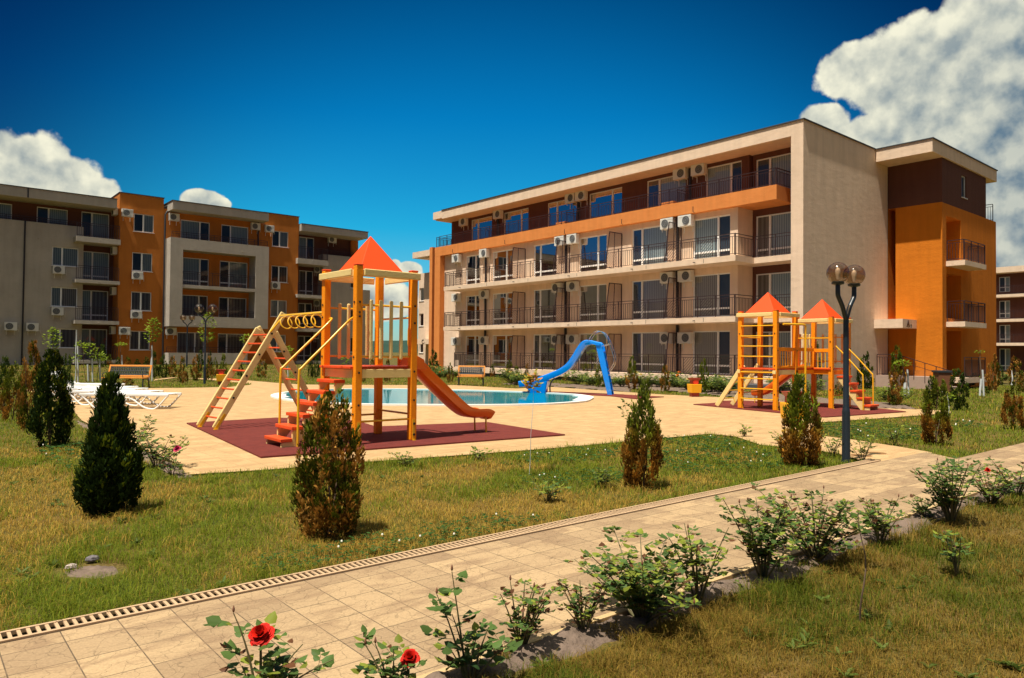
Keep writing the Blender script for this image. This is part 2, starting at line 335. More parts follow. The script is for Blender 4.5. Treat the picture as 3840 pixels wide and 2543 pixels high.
# ================================================================ setting
def tilemat(name, c1, c2, cj, stain, crack=.5):
    m = bpy.data.materials.new(name); m.use_nodes = True; t = m.node_tree; b = t.nodes['Principled BSDF']; b.inputs['Roughness'].default_value = .8; b.inputs['Specular IOR Level'].default_value = .25
    A = lambda n: t.nodes.new(n); L = t.links.new
    g = A('ShaderNodeNewGeometry')
    wn = A('ShaderNodeTexNoise'); wn.inputs['Scale'].default_value = 3; L(g.outputs['Position'], wn.inputs[0])
    br = A('ShaderNodeTexBrick'); br.offset = 0; br.inputs['Scale'].default_value = 1; br.inputs['Brick Width'].default_value = .286; br.inputs['Row Height'].default_value = .30
    br.inputs['Mortar Size'].default_value = .0035; br.inputs['Mortar Smooth'].default_value = .3; br.inputs['Bias'].default_value = 0
    br.inputs['Color1'].default_value = (*c1, 1); br.inputs['Color2'].default_value = (*c2, 1); br.inputs['Mortar'].default_value = (*cj, 1)
    mp = A('ShaderNodeMapping'); mp.inputs['Location'].default_value = (-.135, -.02, 0); L(g.outputs['Position'], mp.inputs[0]); L(mp.outputs[0], br.inputs[0])
    n1 = A('ShaderNodeTexNoise'); n1.inputs['Scale'].default_value = 3.1; n1.inputs['Detail'].default_value = 7; n1.inputs['Roughness'].default_value = .6; n1.inputs['Distortion'].default_value = .8
    mp2 = A('ShaderNodeMapping'); mp2.inputs['Scale'].default_value = (.6, 1.5, 1); L(g.outputs['Position'], mp2.inputs[0]); L(mp2.outputs[0], n1.inputs[0])
    r1 = A('ShaderNodeMapRange'); L(n1.outputs[0], r1.inputs[0]); r1.inputs[1].default_value = .48; r1.inputs[2].default_value = .62; r1.inputs[4].default_value = stain[1]
    x1 = A('ShaderNodeMix'); x1.data_type = 'RGBA'; L(r1.outputs[0], x1.inputs[0]); L(br.outputs[0], x1.inputs[6]); x1.inputs[7].default_value = (*stain[0], 1)
    n2 = A('ShaderNodeTexNoise'); n2.inputs['Scale'].default_value = 70; n2.inputs['Detail'].default_value = 4; L(g.outputs['Position'], n2.inputs[0])
    x2 = A('ShaderNodeMix'); x2.data_type = 'RGBA'; x2.blend_type = 'MULTIPLY'; r2 = A('ShaderNodeMapRange'); L(n2.outputs[0], r2.inputs[0]); r2.inputs[1].default_value = .3; r2.inputs[2].default_value = .7; r2.inputs[3].default_value = .86; r2.inputs[4].default_value = 1.1
    x2.inputs[0].default_value = 1; L(x1.outputs[2], x2.inputs[6]); L(r2.outputs[0], x2.inputs[7])
    vo = A('ShaderNodeTexVoronoi'); vo.feature = 'DISTANCE_TO_EDGE'; vo.inputs['Scale'].default_value = 9
    ad = A('ShaderNodeVectorMath'); ad.operation = 'MULTIPLY_ADD'; ns2 = A('ShaderNodeTexNoise'); ns2.inputs['Scale'].default_value = 8; ns2.inputs['Detail'].default_value = 3; L(g.outputs['Position'], ns2.inputs[0]); L(ns2.outputs['Color'], ad.inputs[0]); ad.inputs[1].default_value = (.16, .16, 0); L(g.outputs['Position'], ad.inputs[2]); L(ad.outputs[0], vo.inputs[0])
    r3 = A('ShaderNodeMapRange'); L(vo.outputs[0], r3.inputs[0]); r3.inputs[1].default_value = 0; r3.inputs[2].default_value = .025; r3.inputs[3].default_value = 1-.35*crack; r3.inputs[4].default_value = 1
    x3 = A('ShaderNodeMix'); x3.data_type = 'RGBA'; x3.blend_type = 'MULTIPLY'; x3.inputs[0].default_value = 1; L(x2.outputs[2], x3.inputs[6]); L(r3.outputs[0], x3.inputs[7])
    L(x3.outputs[2], b.inputs['Base Color'])
    h = A('ShaderNodeMath'); h.operation = 'MULTIPLY_ADD'; L(r3.outputs[0], h.inputs[0]); h.inputs[1].default_value = 1.2; L(br.outputs['Fac'], h.inputs[2])
    h2 = A('ShaderNodeMath'); h2.operation = 'SUBTRACT'; L(r3.outputs[0], h2.inputs[0]); L(br.outputs['Fac'], h2.inputs[1])
    bp = A('ShaderNodeBump'); bp.inputs['Strength'].default_value = .5; bp.inputs['Distance'].default_value = .006; L(h2.outputs[0], bp.inputs['Height']); L(bp.outputs[0], b.inputs['Normal'])
    return m
M_plaza = tilemat('sand_paving', (.52, .34, .165), (.44, .28, .13), (.25, .155, .075), ((.37, .225, .105), .75), .45)
M_path = tilemat('buff_stamped_tiles', (.43, .295, .16), (.29, .195, .11), (.11, .077, .046), ((.25, .16, .09), .8), 1.0)
def groundmat():
    m = bpy.data.materials.new('lawn_soil'); m.use_nodes = True; t = m.node_tree; b = t.nodes['Principled BSDF']; b.inputs['Roughness'].default_value = 1; b.inputs['Specular IOR Level'].default_value = .1
    A = lambda n: t.nodes.new(n); L = t.links.new; g = A('ShaderNodeNewGeometry')
    n1 = A('ShaderNodeTexNoise'); n1.inputs['Scale'].default_value = .7; n1.inputs['Detail'].default_value = 8; n1.inputs['Roughness'].default_value = .7; L(g.outputs['Position'], n1.inputs[0])
    r = A('ShaderNodeValToRGB'); L(n1.outputs[0], r.inputs[0]); r.color_ramp.elements[0].position = .38; r.color_ramp.elements[0].color = (.055, .065, .012, 1); r.color_ramp.elements[1].position = .62; r.color_ramp.elements[1].color = (.15, .095, .030, 1)
    n2 = A('ShaderNodeTexNoise'); n2.inputs['Scale'].default_value = 45; n2.inputs['Detail'].default_value = 6; L(g.outputs['Position'], n2.inputs[0])
    r2 = A('ShaderNodeMapRange'); L(n2.outputs[0], r2.inputs[0]); r2.inputs[1].default_value = .3; r2.inputs[2].default_value = .7; r2.inputs[3].default_value = .55; r2.inputs[4].default_value = 1.5
    x = A('ShaderNodeMix'); x.data_type = 'RGBA'; x.blend_type = 'MULTIPLY'; x.inputs[0].default_value = 1; L(r.outputs[0], x.inputs[6]); L(r2.outputs[0], x.inputs[7]); L(x.outputs[2], b.inputs['Base Color'])
    bp = A('ShaderNodeBump'); bp.inputs['Strength'].default_value = .8; bp.inputs['Distance'].default_value = .03; L(n2.outputs[0], bp.inputs['Height']); L(bp.outputs[0], b.inputs['Normal'])
    return m
M_ground = groundmat()
# ground: fine near grid + far ring in one sheet
def coords(lo, hi, st, far): return sorted(set([round(lo+i*st, 3) for i in range(int((hi-lo)/st)+1)]+[-f for f in far]+[f+hi for f in far]))
xs = coords(-20, 100, 2, [40, 80, 160, 400, 1000, 2500, 6000]); ys = coords(-20, 100, 2, [40, 80, 160, 400, 1000, 2500, 6000])
V = [(x, y, gz(x, y)) for y in ys for x in xs]; nx = len(xs)
Q = [(j*nx+i, j*nx+i+1, (j+1)*nx+i+1, (j+1)*nx+i) for j in range(len(ys)-1) for i in range(nx-1)]
g_ = MB(); g_.v = V; g_.f = Q; ground = tag(g_.build('ground', M_ground), kind='structure')
def flat(name, poly, m, dz, th=None, kind='structure'):
    mb = MB(); pts = [(p[0], p[1], (p[2] if len(p) > 2 else 0)+dz) for p in poly]
    mb.v = pts; mb.f = [tuple(range(len(pts)))]
    if th:
        n = len(pts); mb.v += [(p[0], p[1], p[2]-th) for p in pts]
        for i in range(n): mb.f.append((i, n+i, n+(i+1) % n, (i+1) % n))
    o = mb.build(name, m); bpy.context.view_layer.update()
    me = o.data
    import bmesh
    bm = bmesh.new(); bm.from_mesh(me); bmesh.ops.triangulate(bm, faces=[f for f in bm.faces if len(f.verts) > 4]); bmesh.ops.recalc_face_normals(bm, faces=bm.faces)
    for f in bm.faces:
        if abs(f.normal.z) > .8 and f.normal.z < 0: f.normal_flip()
    bm.to_mesh(me); bm.free()
    if kind: o['kind'] = kind
    return o
PATH_Y0, PATH_Y1 = 2.98, 4.70
def gp(l): return [G(*cc(*a)) for a in l]
plaza_px = [('D', 430, 1102), ('D', 620, 1090), ('D', 845, 1072), ('D', 1080, 1055), ('D', 1300, 1038), ('D', 1500, 1019), ('D', 1640, 1006), ('D', 1700, 1012), ('D', 1760, 1032), ('cg', 2050, 735), ('cg', 2270, 775), ('D', 1990, 1068)]
plaza = gp(plaza_px)+[Vector((10.85, 4.62, 0)), Vector((12.95, 4.62, 0)), Vector((13.3, 5.3, 0))]+gp([('cg', 2368, 632), ('cg', 2010, 588), ('cg', 2000, 470), ('cd', 0, 1043), ('cd', 500, 1008), ('cd', 950, 975), ('cd', 1300, 945), ('cd', 1300, 925), ('cd', 950, 903), ('cd', 500, 888), ('c7', 2091, 1270), ('cc', 2000, 1150), ('cc', 700, 1075), ('cc', 0, 1043),
    ('c8', 1500, 852), ('c8', 1100, 825), ('c8', 700, 797), ('c3', 750, 1488), ('cb', 850, 972), ('cb', 0, 972), ('k', 750, 1035), ('ca', 2100, 1010), ('ca', 1700, 975), ('ca', 1240, 948), ('ca', 1240, 978), ('ca', 1620, 1012), ('ca', 1750, 1028), ('ca', 1700, 1042),
    ('ca', 1400, 1073), ('ca', 700, 1086), ('ca', 0, 1090), ('c9', 1060, 1096), ('p', 90, 1462), ('p', 262, 1530), ('ch', 600, 745), ('ch', 900, 900), ('ch', 1200, 1020), ('ch', 1330, 1080)])
flat('plaza', plaza, M_plaza, .024)
bp_ = gp([('ca', 300, 885), ('ca', 620, 906), ('ca', 1240, 950), ('ca', 1240, 978), ('ca', 860, 946), ('ca', 620, 921), ('ca', 330, 903)])
flat('garden_path', [(p[0], p[1], p[2]) for p in bp_], M_plaza, .03)
flat('path', [(-4, PATH_Y0, 0), (60, PATH_Y0, 0), (60, 3.98, 0), (12.4, 4.1, 0), (12.9, 4.70, 0), (-4, PATH_Y1, 0)], M_path, .030, .1)
# narrow stone edging on soil side
M_kerb = mat('buff_kerb', (.52, .36, .17), .8, noise=(8, .5, (.42, .28, .13)), bump=(90, .4))
k_ = MB(); k_.box(-4, 60, PATH_Y0-.045, PATH_Y0-.003, -.05, .033); tag(k_.build('kerb', M_kerb), kind='structure')
M_soil = mat('dry_soil', (.21, .15, .115), .95, .1, noise=(9, .9, (.11, .08, .06)), bump=(30, 1))
def lumpy(name, poly, dz, seed, amp=.03, step=.05):
    x0 = min(p[0] for p in poly); x1 = max(p[0] for p in poly); y0 = min(p[1] for p in poly); y1 = max(p[1] for p in poly)
    xs = np.arange(x0, x1+step, step); ys = np.arange(y0, y1+step, step); X, Y = np.meshgrid(xs, ys)
    Z = amp*(vnoise(X, Y, .3, seed)*.6+vnoise(X, Y, .11, seed+1)*.5+vnoise(X, Y, .06, seed+2)*.3)-amp*.5
    jx = X+(vnoise(X, Y, .2, seed+5)-.5)*.25; jy = Y+(vnoise(X, Y, .2, seed+6)-.5)*.25
    D_ = np.full(X.shape, 9.)
    for i in range(len(poly)):
        ax_, ay_ = poly[i][:2]; bx_, by_ = poly[(i+1) % len(poly)][:2]; ex, ey = bx_-ax_, by_-ay_; tt = np.clip(((X-ax_)*ex+(Y-ay_)*ey)/max(1e-9, ex*ex+ey*ey), 0, 1); D_ = np.minimum(D_, np.hypot(X-ax_-tt*ex, Y-ay_-tt*ey))
    Z = Z+(np.clip(D_/.09, 0, 1)-1)*.07
    ins = inpoly(X, Y, poly); nx = len(xs); Vv = np.stack([X, Y, Z+dz], -1).reshape(-1, 3)
    m = ins[:-1, :-1] & ins[1:, :-1] & ins[:-1, 1:] & ins[1:, 1:]; jj, ii = np.nonzero(m)
    q = np.stack([jj*nx+ii, jj*nx+ii+1, (jj+1)*nx+ii+1, (jj+1)*nx+ii], 1)
    used, inv = np.unique(q, return_inverse=True)
    o = npmesh(name, Vv[used], inv.reshape(q.shape), M_soil); o['kind'] = 'structure'; return o
bedA = [(-1, 2.98), (16, 2.98), (16, 2.62), (13, 2.70), (10, 2.62), (8.4, 2.74), (7, 2.62), (6, 2.74), (5, 2.62), (4.2, 2.72), (3, 2.66), (2.2, 2.72), (-1, 2.7)]
lumpy('soil', bedA, .03, 1, .085, .03)
bedB = [tuple(p[:2]) for p in gp([('ch', 1080, 960), ('ch', 1240, 1030), ('ch', 1330, 1085), ('D', 462, 1104), ('D', 400, 1108), ('ch', 1230, 1150), ('ch', 1040, 1050), ('ch', 560, 770), ('ch', 540, 720)])]
lumpy('soil', bedB, .02, 9, .07, .06)
bedC = [tuple(p[:2]) for p in gp([('cg', 0, 120), ('cg', 300, 150), ('cg', 700, 175), ('cg', 1100, 215), ('cg', 1400, 240), ('cd', 0, 868), ('cd', 500, 893), ('cd', 950, 908), ('cd', 800, 860), ('cd', 400, 810), ('cg', 2300, 255), ('cg', 1500, 190), ('cg', 700, 130), ('cg', 0, 70)])]
bedC2 = [tuple(p[:2]) for p in gp([('c8', 1500, 850), ('c8', 1100, 822), ('c8', 700, 794), ('c8', 400, 775), ('c8', 200, 770), ('c8', 400, 745), ('c8', 900, 770), ('c8', 1500, 800)])]
lumpy('soil', bedC, .03, 15, .06, .12); lumpy('soil', bedC2, .03, 16, .06, .12)
patch = [tuple(p[:2]) for p in gp([('D', 120, 1322), ('D', 200, 1303), ('D', 290, 1306), ('D', 300, 1325), ('D', 230, 1345), ('D', 130, 1342)])]
lumpy('soil', patch, .008, 21, .03, .04)
# drain channel with slotted grate
gr = empty('drain_channel', (0, 0, 0)); tag(gr, 'long buff slotted drain grate along the lawn edge of the paved path', 'drain grate')
mb = MB(); GX0, GX1 = -.5, 11.2
mb.box(GX0, GX1, 4.84, 4.862, .02, .044); mb.box(GX0, GX1, 4.707, 4.73, .02, .042)
mb.build('edge_rail', mat('buff_drain_plastic', (.50, .33, .19), .7, noise=(6, .7, (.40, .27, .15))), gr)
mb = MB(); i = GX0
while i < GX1: mb.box(i, i+.018, 4.73, 4.84, .03, .040); i += .0443
mb.build('grate', MATS['buff_drain_plastic'], gr)
mb = MB(); mb.box(GX0, GX1, 4.62, 4.87, -.14, -.12); mb.box(GX0, GX1, 4.72, 4.728, -.12, .02); mb.box(GX0, GX1, 4.842, 4.85, -.12, .02); mb.build('channel', M_dark, gr)
# rubber mats
M_rub = mat('maroon_rubber', (.20, .038, .028), .9, .2, noise=(5, .9, (.135, .027, .022)), bump=(220, .8))
def mat_obj(name, px, label):
    p = gp(px) if isinstance(px[0][0], str) else [Vector(q) for q in px]
    o = flat(name, p, M_rub, .05, .03, kind=None); tag(o, label, 'rubber mat', 'maroon rubber safety mats')
mat_obj('rubber_mat', [('c6', 0, 780), ('c6', 440, 987), ('c6', 2240, 850), ('c6', 1780, 775), ('c6', 1120, 802), ('c6', 1000, 765), ('c6', 530, 748)], 'L shaped maroon rubber mat under the large play tower with ladder')
mat_obj('rubber_mat', [('c8', 1815, 901), ('c8', 1530, 921), ('c8', 1290, 893), ('c8', 700, 862), ('c8', 450, 856), ('c8', 450, 848), ('c8', 800, 851), ('c8', 1200, 868)], 'narrow maroon rubber mat under the blue pool slide')
mat_obj('rubber_mat', [('c7', 0, 1232), ('c7', 1290, 1360), ('c7', 2085, 1305), ('c7', 1500, 1235), ('c7', 1180, 1215), ('c7', 450, 1196), ('c7', 240, 1198), ('c7', 330, 1212)], 'maroon rubber mat under the twin tower play set at right')
# ---------------------------------------------------------------- pool
pool = empty('swimming_pool', (14.4, 21.3, 0)); tag(pool, 'round shallow swimming pool with white rim and teal water', 'pool')
outer = [(17.75, 16.85), (16.6, 16.15), (14.9, 16.0), (13.1, 16.65), (11.5, 17.8), (10.2, 19.0), (9.45, 20.6), (9.3, 22.5), (9.75, 24.35), (10.9, 25.9), (12.5, 26.8), (14.3, 26.85), (15.8, 25.9), (17.1, 24.4), (18.3, 22.7), (19.1, 20.9), (19.35, 19.2), (18.8, 17.8)]
def smoothp(p, k=6):
    n = len(p); o = []
    for i in range(n):
        a, b, c, d = [np.array(p[(i+j) % n]) for j in (-1, 0, 1, 2)]
        for t in np.arange(k)/k: o.append(tuple(.5*((2*b)+(c-a)*t+(2*a-5*b+4*c-d)*t*t+(3*b-a-3*c+d)*t**3)))
    return o
ou = smoothp(outer); cx, cy = 14.4, 21.3
def inset(p, d):
    o = []
    for (x, y) in p:
        r = math.hypot(x-cx, y-cy); dd = d+(.32 if (x > 17 and y < 18.5) else 0)+(.3 if (x < 10.1 and y > 23) else 0); o.append((cx+(x-cx)*(r-dd)/r, cy+(y-cy)*(r-dd)/r))
    return o
inn = inset(ou, .19)
mb = MB(); n = len(ou)
for i in range(n):
    j = (i+1) % n; a, b, c, d = ou[i], ou[j], inn[j], inn[i]
    mb.quad((a[0]-cx, a[1]-cy, .02), (b[0]-cx, b[1]-cy, .02), (b[0]-cx, b[1]-cy, .075), (a[0]-cx, a[1]-cy, .075))
    mb.quad((a[0]-cx, a[1]-cy, .075), (b[0]-cx, b[1]-cy, .075), (c[0]-cx, c[1]-cy, .075), (d[0]-cx, d[1]-cy, .075))
    mb.quad((d[0]-cx, d[1]-cy, .075), (c[0]-cx, c[1]-cy, .075), (c[0]-cx, c[1]-cy, -.2), (d[0]-cx, d[1]-cy, -.2))
mb.build('rim', mat('white_pool_rim', (.80, .80, .76), .5), pool)
M_water = mat('pool_water', (.002, .19, .24), .04, .3, noise=(.5, .6, (.004, .25, .30)))
t_ = M_water.node_tree; n1 = t_.nodes.new('ShaderNodeTexNoise'); n1.inputs['Scale'].default_value = 5; n1.inputs['Detail'].default_value = 3; g1 = t_.nodes.new('ShaderNodeNewGeometry'); t_.links.new(g1.outputs['Position'], n1.inputs[0])
b1 = t_.nodes.new('ShaderNodeBump'); b1.inputs['Strength'].default_value = .09; b1.inputs['Distance'].default_value = .02; t_.links.new(n1.outputs[0], b1.inputs['Height']); t_.links.new(b1.outputs[0], t_.nodes['Principled BSDF'].inputs['Normal'])
M_water.node_tree.nodes['Principled BSDF'].inputs['IOR'].default_value = 1.22
mb = MB(); mb.v = [(x-cx, y-cy, .045) for x, y in inset(ou, .18)]; mb.f = [tuple(range(n))]; wt = mb.build('water', M_water, pool)
# ---------------------------------------------------------------- hills far away
hv = []; hq = []; NH = 160
for i in range(NH+1):
    a = R_(20+i*110/NH); hh = 15+9*vnoise(i*1., 0., 17, 3)+2.2*vnoise(i*1., 3., 3, 4)+1.2*vnoise(i*1., 6., 1., 5)
    for (rr, z) in ((1150, -1), (1250, hh*.7), (1350, hh), (1600, -1)): hv.append((rr*math.cos(a), rr*math.sin(a), z*(1 if rr != 1350 else 1)))
for i in range(NH):
    for k in range(3): hq.append((i*4+k, (i+1)*4+k, (i+1)*4+k+1, i*4+k+1))
hm = MB(); hm.v = hv; hm.f = hq; tag(hm.build('hills', mat('wooded_hill', (.030, .060, .045), 1, .1, noise=(.03, .8, (.018, .045, .03)))), kind='structure')

# ================================================================ buildings
def wall(mb, ax, pl, a0, a1, z0, z1, holes=(), rev=.16):
    As = sorted(set([a0, a1]+[h[0] for h in holes]+[h[1] for h in holes])); Zs = sorted(set([z0, z1]+[h[2] for h in holes]+[h[3] for h in holes]))
    P = (lambda a, d, z: (pl+d, a, z)) if ax == 'x' else (lambda a, d, z: (a, pl+d, z))
    As = [a for a in As if a0 <= a <= a1]; Zs = [z for z in Zs if z0 <= z <= z1]
    for i in range(len(As)-1):
        for j in range(len(Zs)-1):
            am, zm = (As[i]+As[i+1])/2, (Zs[j]+Zs[j+1])/2
            if any(h[0] < am < h[1] and h[2] < zm < h[3] for h in holes): continue
            mb.quad(P(As[i], 0, Zs[j]), P(As[i+1], 0, Zs[j]), P(As[i+1], 0, Zs[j+1]), P(As[i], 0, Zs[j+1]))
    for h in holes:
        a, b, c, d = h[:4]
        for (p, q) in (((a, c), (a, d)), ((b, c), (b, d)), ((a, c), (b, c)), ((a, d), (b, d))):
            mb.quad(P(p[0], 0, p[1]), P(q[0], 0, q[1]), P(q[0], rev, q[1]), P(p[0], rev, p[1]))
def window(parent, ax, pl, a0, a1, z0, z1, splits=(), door=False, blind=None, sill=True, name='window', bar=None, openleaf=None):
    """splits: fractions of vertical mullions; blind: list of materials per bay"""
    fr = MB(); t = .055; d0, d1 = .07, .13
    fr.lbox(ax, pl, a0, a0+t, d0, d1, z0, z1); fr.lbox(ax, pl, a1-t, a1, d0, d1, z0, z1)
    fr.lbox(ax, pl, a0+t, a1-t, d0, d1, z1-t, z1); fr.lbox(ax, pl, a0+t, a1-t, d0, d1, z0, z0+t)
    ed = [a0+t]
    for s in splits:
        m_ = a0+(a1-a0)*s; fr.lbox(ax, pl, m_-.05, m_+.05, d0-.012, d1, z0+t, z1-t); ed += [m_-.05, m_+.05]
    ed.append(a1-t)
    if bar is not None:
        for i in range(0, len(ed), 2): fr.lbox(ax, pl, ed[i], ed[i+1], d0+.003, d1-.003, z0+bar-.045, z0+bar+.045)
    if sill: fr.lbox(ax, pl, a0-.05, a1+.05, -.05, d0-.003, z0-.035, z0-.002)
    o = fr.build(name, M_white, parent)
    p = MB(); Pq = (lambda a, z: (pl+.1, a, z)) if ax == 'x' else (lambda a, z: (a, pl+.1, z)); p.quad(Pq(a0+t, z0+t), Pq(a1-t, z0+t), Pq(a1-t, z1-t), Pq(a0+t, z1-t)); p.build('pane', M_glass, o)
    bl = blind or [B_BLUE]
    for i in range(0, len(ed), 2):
        mm = bl[(i//2) % len(bl)]; b = MB(); b.lbox(ax, pl, ed[i]-.04, ed[i+1]+.04, .158, .17, z0+.01, z1-.01); b.build('blind', mm, o)
    return o
def railing(parent, p0, p1, h=1.0, nbar=.12, hatch=True, name='railing', inf=None):
    p0 = Vector(p0); p1 = Vector(p1); L = (p1-p0).length; d = (p1-p0)/L; n = max(1, round(L/1.02)); s = L/n; up = Vector((0, 0, 1)); mb = MB(); tw = .035
    mb.beam(p0+up*h, p1+up*h, .045, .03); mb.beam(p0+up*(h-.13), p1+up*(h-.13), .022, .022); mb.beam(p0+up*.07, p1+up*.07, .025, .025)
    for i in range(n+1): mb.beam(p0+d*s*i, p0+d*s*i+up*(h-.015), tw, tw, d)
    top = h-.14
    for i in range(n):
        a = p0+d*s*i
        if hatch and i % 2 == 1:
            q = s/6
            for k in (1, 5): mb.beam(a+d*q*k+up*.08, a+d*q*k+up*top, .018, .018, d)
            x0, x1 = q, q*5; H = top-.08; k = -H
            while k < x1-x0:
                u1 = max(0, k); u2 = min(x1-x0, k+H)
                if u2-u1 > .05: mb.beam(a+d*(x0+u1)+up*(.08+u1-k), a+d*(x0+u2)+up*(.08+u2-k), .016, .016, d)
                k += .155
        else:
            m = max(2, round(s/nbar))
            for k in range(1, m): mb.beam(a+d*s*k/m+up*.08, a+d*s*k/m+up*top, .018, .018, d)
    return mb.build(name, M_rail, parent)
mat('mid_grey', (.34, .34, .32), .5)
def ac(parent, ax, pl, a, z, w=.8, h=.55, d=.3, off=.1, flip=False):
    """front faces outward (negative depth)"""
    b = MB(); b.lbox(ax, pl, a, a+w, -off-d, -off, z, z+h)
    b.lbox(ax, pl, a+.03, a+w-.03, -off-d-.008, -off-d-.0005, z+h-.1, z+h-.03)
    o = b.build('air_conditioner', M_ac, parent, bevel=.012)
    for q in (a+.12, a+w-.14): br = MB(); br.lbox(ax, pl, q, q+.03, -off-d, -.03, z-.035, z-.003); br.lbox(ax, pl, q, q+.03, -.031, -.001, z-.3, z-.003); br.build('bracket', M_ac, o)
    br = MB()
    P = (lambda aa, dd, zz: (pl+dd, aa, zz)) if ax == 'x' else (lambda aa, dd, zz: (aa, pl+dd, zz))
    br.tube([P(a+w-.1, -off-.1, z+.1), P(a+w+.1, -.12, z+.05), P(a+w+.14, -.03, z-.1), P(a+w+.12, -.02, z+.35)], .012, 6)
    br.build('hose', M_ac, o)
    g = MB(); ca = a+w*.38 if not flip else a+w*.62; cz = z+h*.5; r = h*.40
    n = 20; ring = [P(ca+r*math.cos(2*math.pi*k/n), -off-d-.004, cz+r*math.sin(2*math.pi*k/n)) for k in range(n)]
    nv = P(0, -.012, 0); base = P(0, 0, 0); g.prism(ring, Vector(nv)-Vector(base)); g.build('fan_grille', M_fan, o)
    s = MB()
    for k in (1, 3, 5):
        rr = r*k/5.2
        s.tube([P(ca+rr*math.cos(2*math.pi*q/16), -off-d-.02, cz+rr*math.sin(2*math.pi*q/16)) for q in range(17)], .005, 4)
    s.build('guard', MATS['mid_grey'], o)
    return o
def slab(parent, x0, x1, y0, y1, z0, z1, m, name='balcony_slab'):
    b = MB(); b.box(x0, x1, y0, y1, z0, z1); return b.build(name, m, parent)
# ---------------- right building
B = empty('apartment_building', (33, 30, 0)); B['label'] = 'long four storey apartment building with cream balconies and an orange band under brown top floor'; B['category'] = 'building'
BO = Vector(B.location)
class Sub:  # child meshes built in world coords: offset by parent location
    pass
def fix(root):
    bpy.context.view_layer.update(); inv = root.matrix_world.inverted()
    for c in kids(root): c.matrix_parent_inverse = inv.copy()
W0, T0, V0, S0, O0 = 30.75, 31.8, 32.05, 29.3, 30.35
Y0, Y1 = 19.58, 44.2
dr = [(41.58, 39.95), (38.52, 36.38), (34.34, 32.2), (30.28, 28.07), (26.22, 23.76), (22.18, 20.0)]
holes = []; spec = []
for f, zf in enumerate((.62, 3.45, 6.3)):
    for k, (a, b) in enumerate(dr):
        holes.append((b, a, zf, zf+2.14)); spec.append((f, k, b, a, zf))
mb = MB(); wall(mb, 'x', W0, Y0, Y1, .2, 8.8, holes); mb.quad((W0, Y0, .2), (V0+.3, Y0, .2), (V0+.3, Y0, 8.8), (W0, Y0, 8.8))
mb.build('wall', M_cream, B)
for f, k, b, a, zf in spec:
    big_left = k in (1, 3, 5)      # big pane towards far side
    sp = [.33] if big_left else [.72]
    if k == 0: sp = [.33]
    bl = {0: [B_GREY, B_DARK], 1: [B_GREY if (k+f) % 3 else B_DARK, B_DARK], 2: [B_BLUE, B_GREY]}[f]
    mats = [B_ROOM, bl[0]] if big_left or k == 0 else [bl[0], B_ROOM]
    if not (f == 2 or f == 0): mats = [B_ROOM if m is B_ROOM else (B_DARK if k in (1, 3) else B_GREY) for m in mats]
    if f == 2 and k in (4, 5, 2): mats = [B_ROOM if m is B_ROOM else B_BLUE for m in mats]
    window(B, 'x', W0, b, a, zf, zf+2.14, sp, bar=.42, blind=mats, sill=False, name='balcony_door')
# recess (brown) walls with doors
holes = [(17.5, 19.42, z, z+2.1) for z in (.62, 3.45, 6.3, 9.1)]
mb = MB(); wall(mb, 'x', V0, 16.64, Y0, .2, 11.45, holes); mb.build('recess_wall', M_brown, B)
for i, z in enumerate((.62, 3.45, 6.3, 9.1)): window(B, 'x', V0, 17.5, 19.42, z, z+2.1, [.62], bar=.42 if z < 9 else None, blind=[B_BLUE, B_DARK if i < 3 else B_ROOM], sill=False, name='balcony_door')
# top floor brown wall
tops = [(39.95, 42.4), (36.05, 38.65), (31.55, 34.2), (27.86, 30.5), (23.4, 26.05), (20.05, 22.15)]
holes = [(a, b, 9.1, 11.28) for a, b in tops]
mb = MB(); wall(mb, 'x', T0, 19.62, 44.85, 8.9, 11.45, holes); mb.quad((T0, 19.62, 8.9), (V0+.2, 19.62, 8.9), (V0+.2, 19.62, 11.45), (T0, 19.62, 11.45)); mb.quad((T0, 44.85, 8.9), (43, 44.85, 8.9), (43, 44.85, 11.45), (T0, 44.85, 11.45))
mb.build('top_floor_wall', M_brown, B)
for i, (a, b) in enumerate(tops): window(B, 'x', T0, a, b, 9.1, 11.28, [.68] if i % 2 == 0 else [.3], blind=[B_BLUE, B_ROOM] if i % 2 == 0 else [B_ROOM, B_BLUE], sill=False, name='balcony_door')
# slabs
slab(B, S0, V0+.5, 18.78, 42.2, 3.11, 3.37, M_cream); slab(B, S0, V0+.5, 18.78, 42.2, 5.92, 6.2, M_cream); slab(B, S0, V0+.5, 18.78, 41.0, .24, .57, M_cream)
for z0, z1 in ((3.11, 3.37), (5.92, 6.2), (.24, .57)): slab(B, 30.87, V0+.5, 16.645, 18.775, z0+.002, z1-.002, M_cream)
b_ = MB(); b_.box(S0+.12, V0, 16.7, 44.1, .0, .235); b_.build('foundation', M_found, B)
# orange band + parapet
b_ = MB(); b_.box(O0, O0+.22, 17.34, 44.93, 8.70, 9.37); b_.box(O0+.222, V0+.6, 17.345, 44.925, 8.72, 9.0); b_.box(O0+.001, 31.6, 17.341, 17.56, 8.705, 9.36); b_.build('balcony_band', M_orange, B)
# orange fins
b_ = MB(); b_.box(O0, O0+.75, 44.22, 44.93, 0, 8.69); b_.build('fin', M_orange, B)
b_ = MB(); b_.box(O0, O0+1.2, 45.25, 45.62, 0, 9.46); b_.build('fin', M_orange, B)
b_ = MB(); b_.box(O0+.9, O0+1.3, 44.94, 45.24, 0, 9.3); b_.build('fin_link', M_ochre, B)
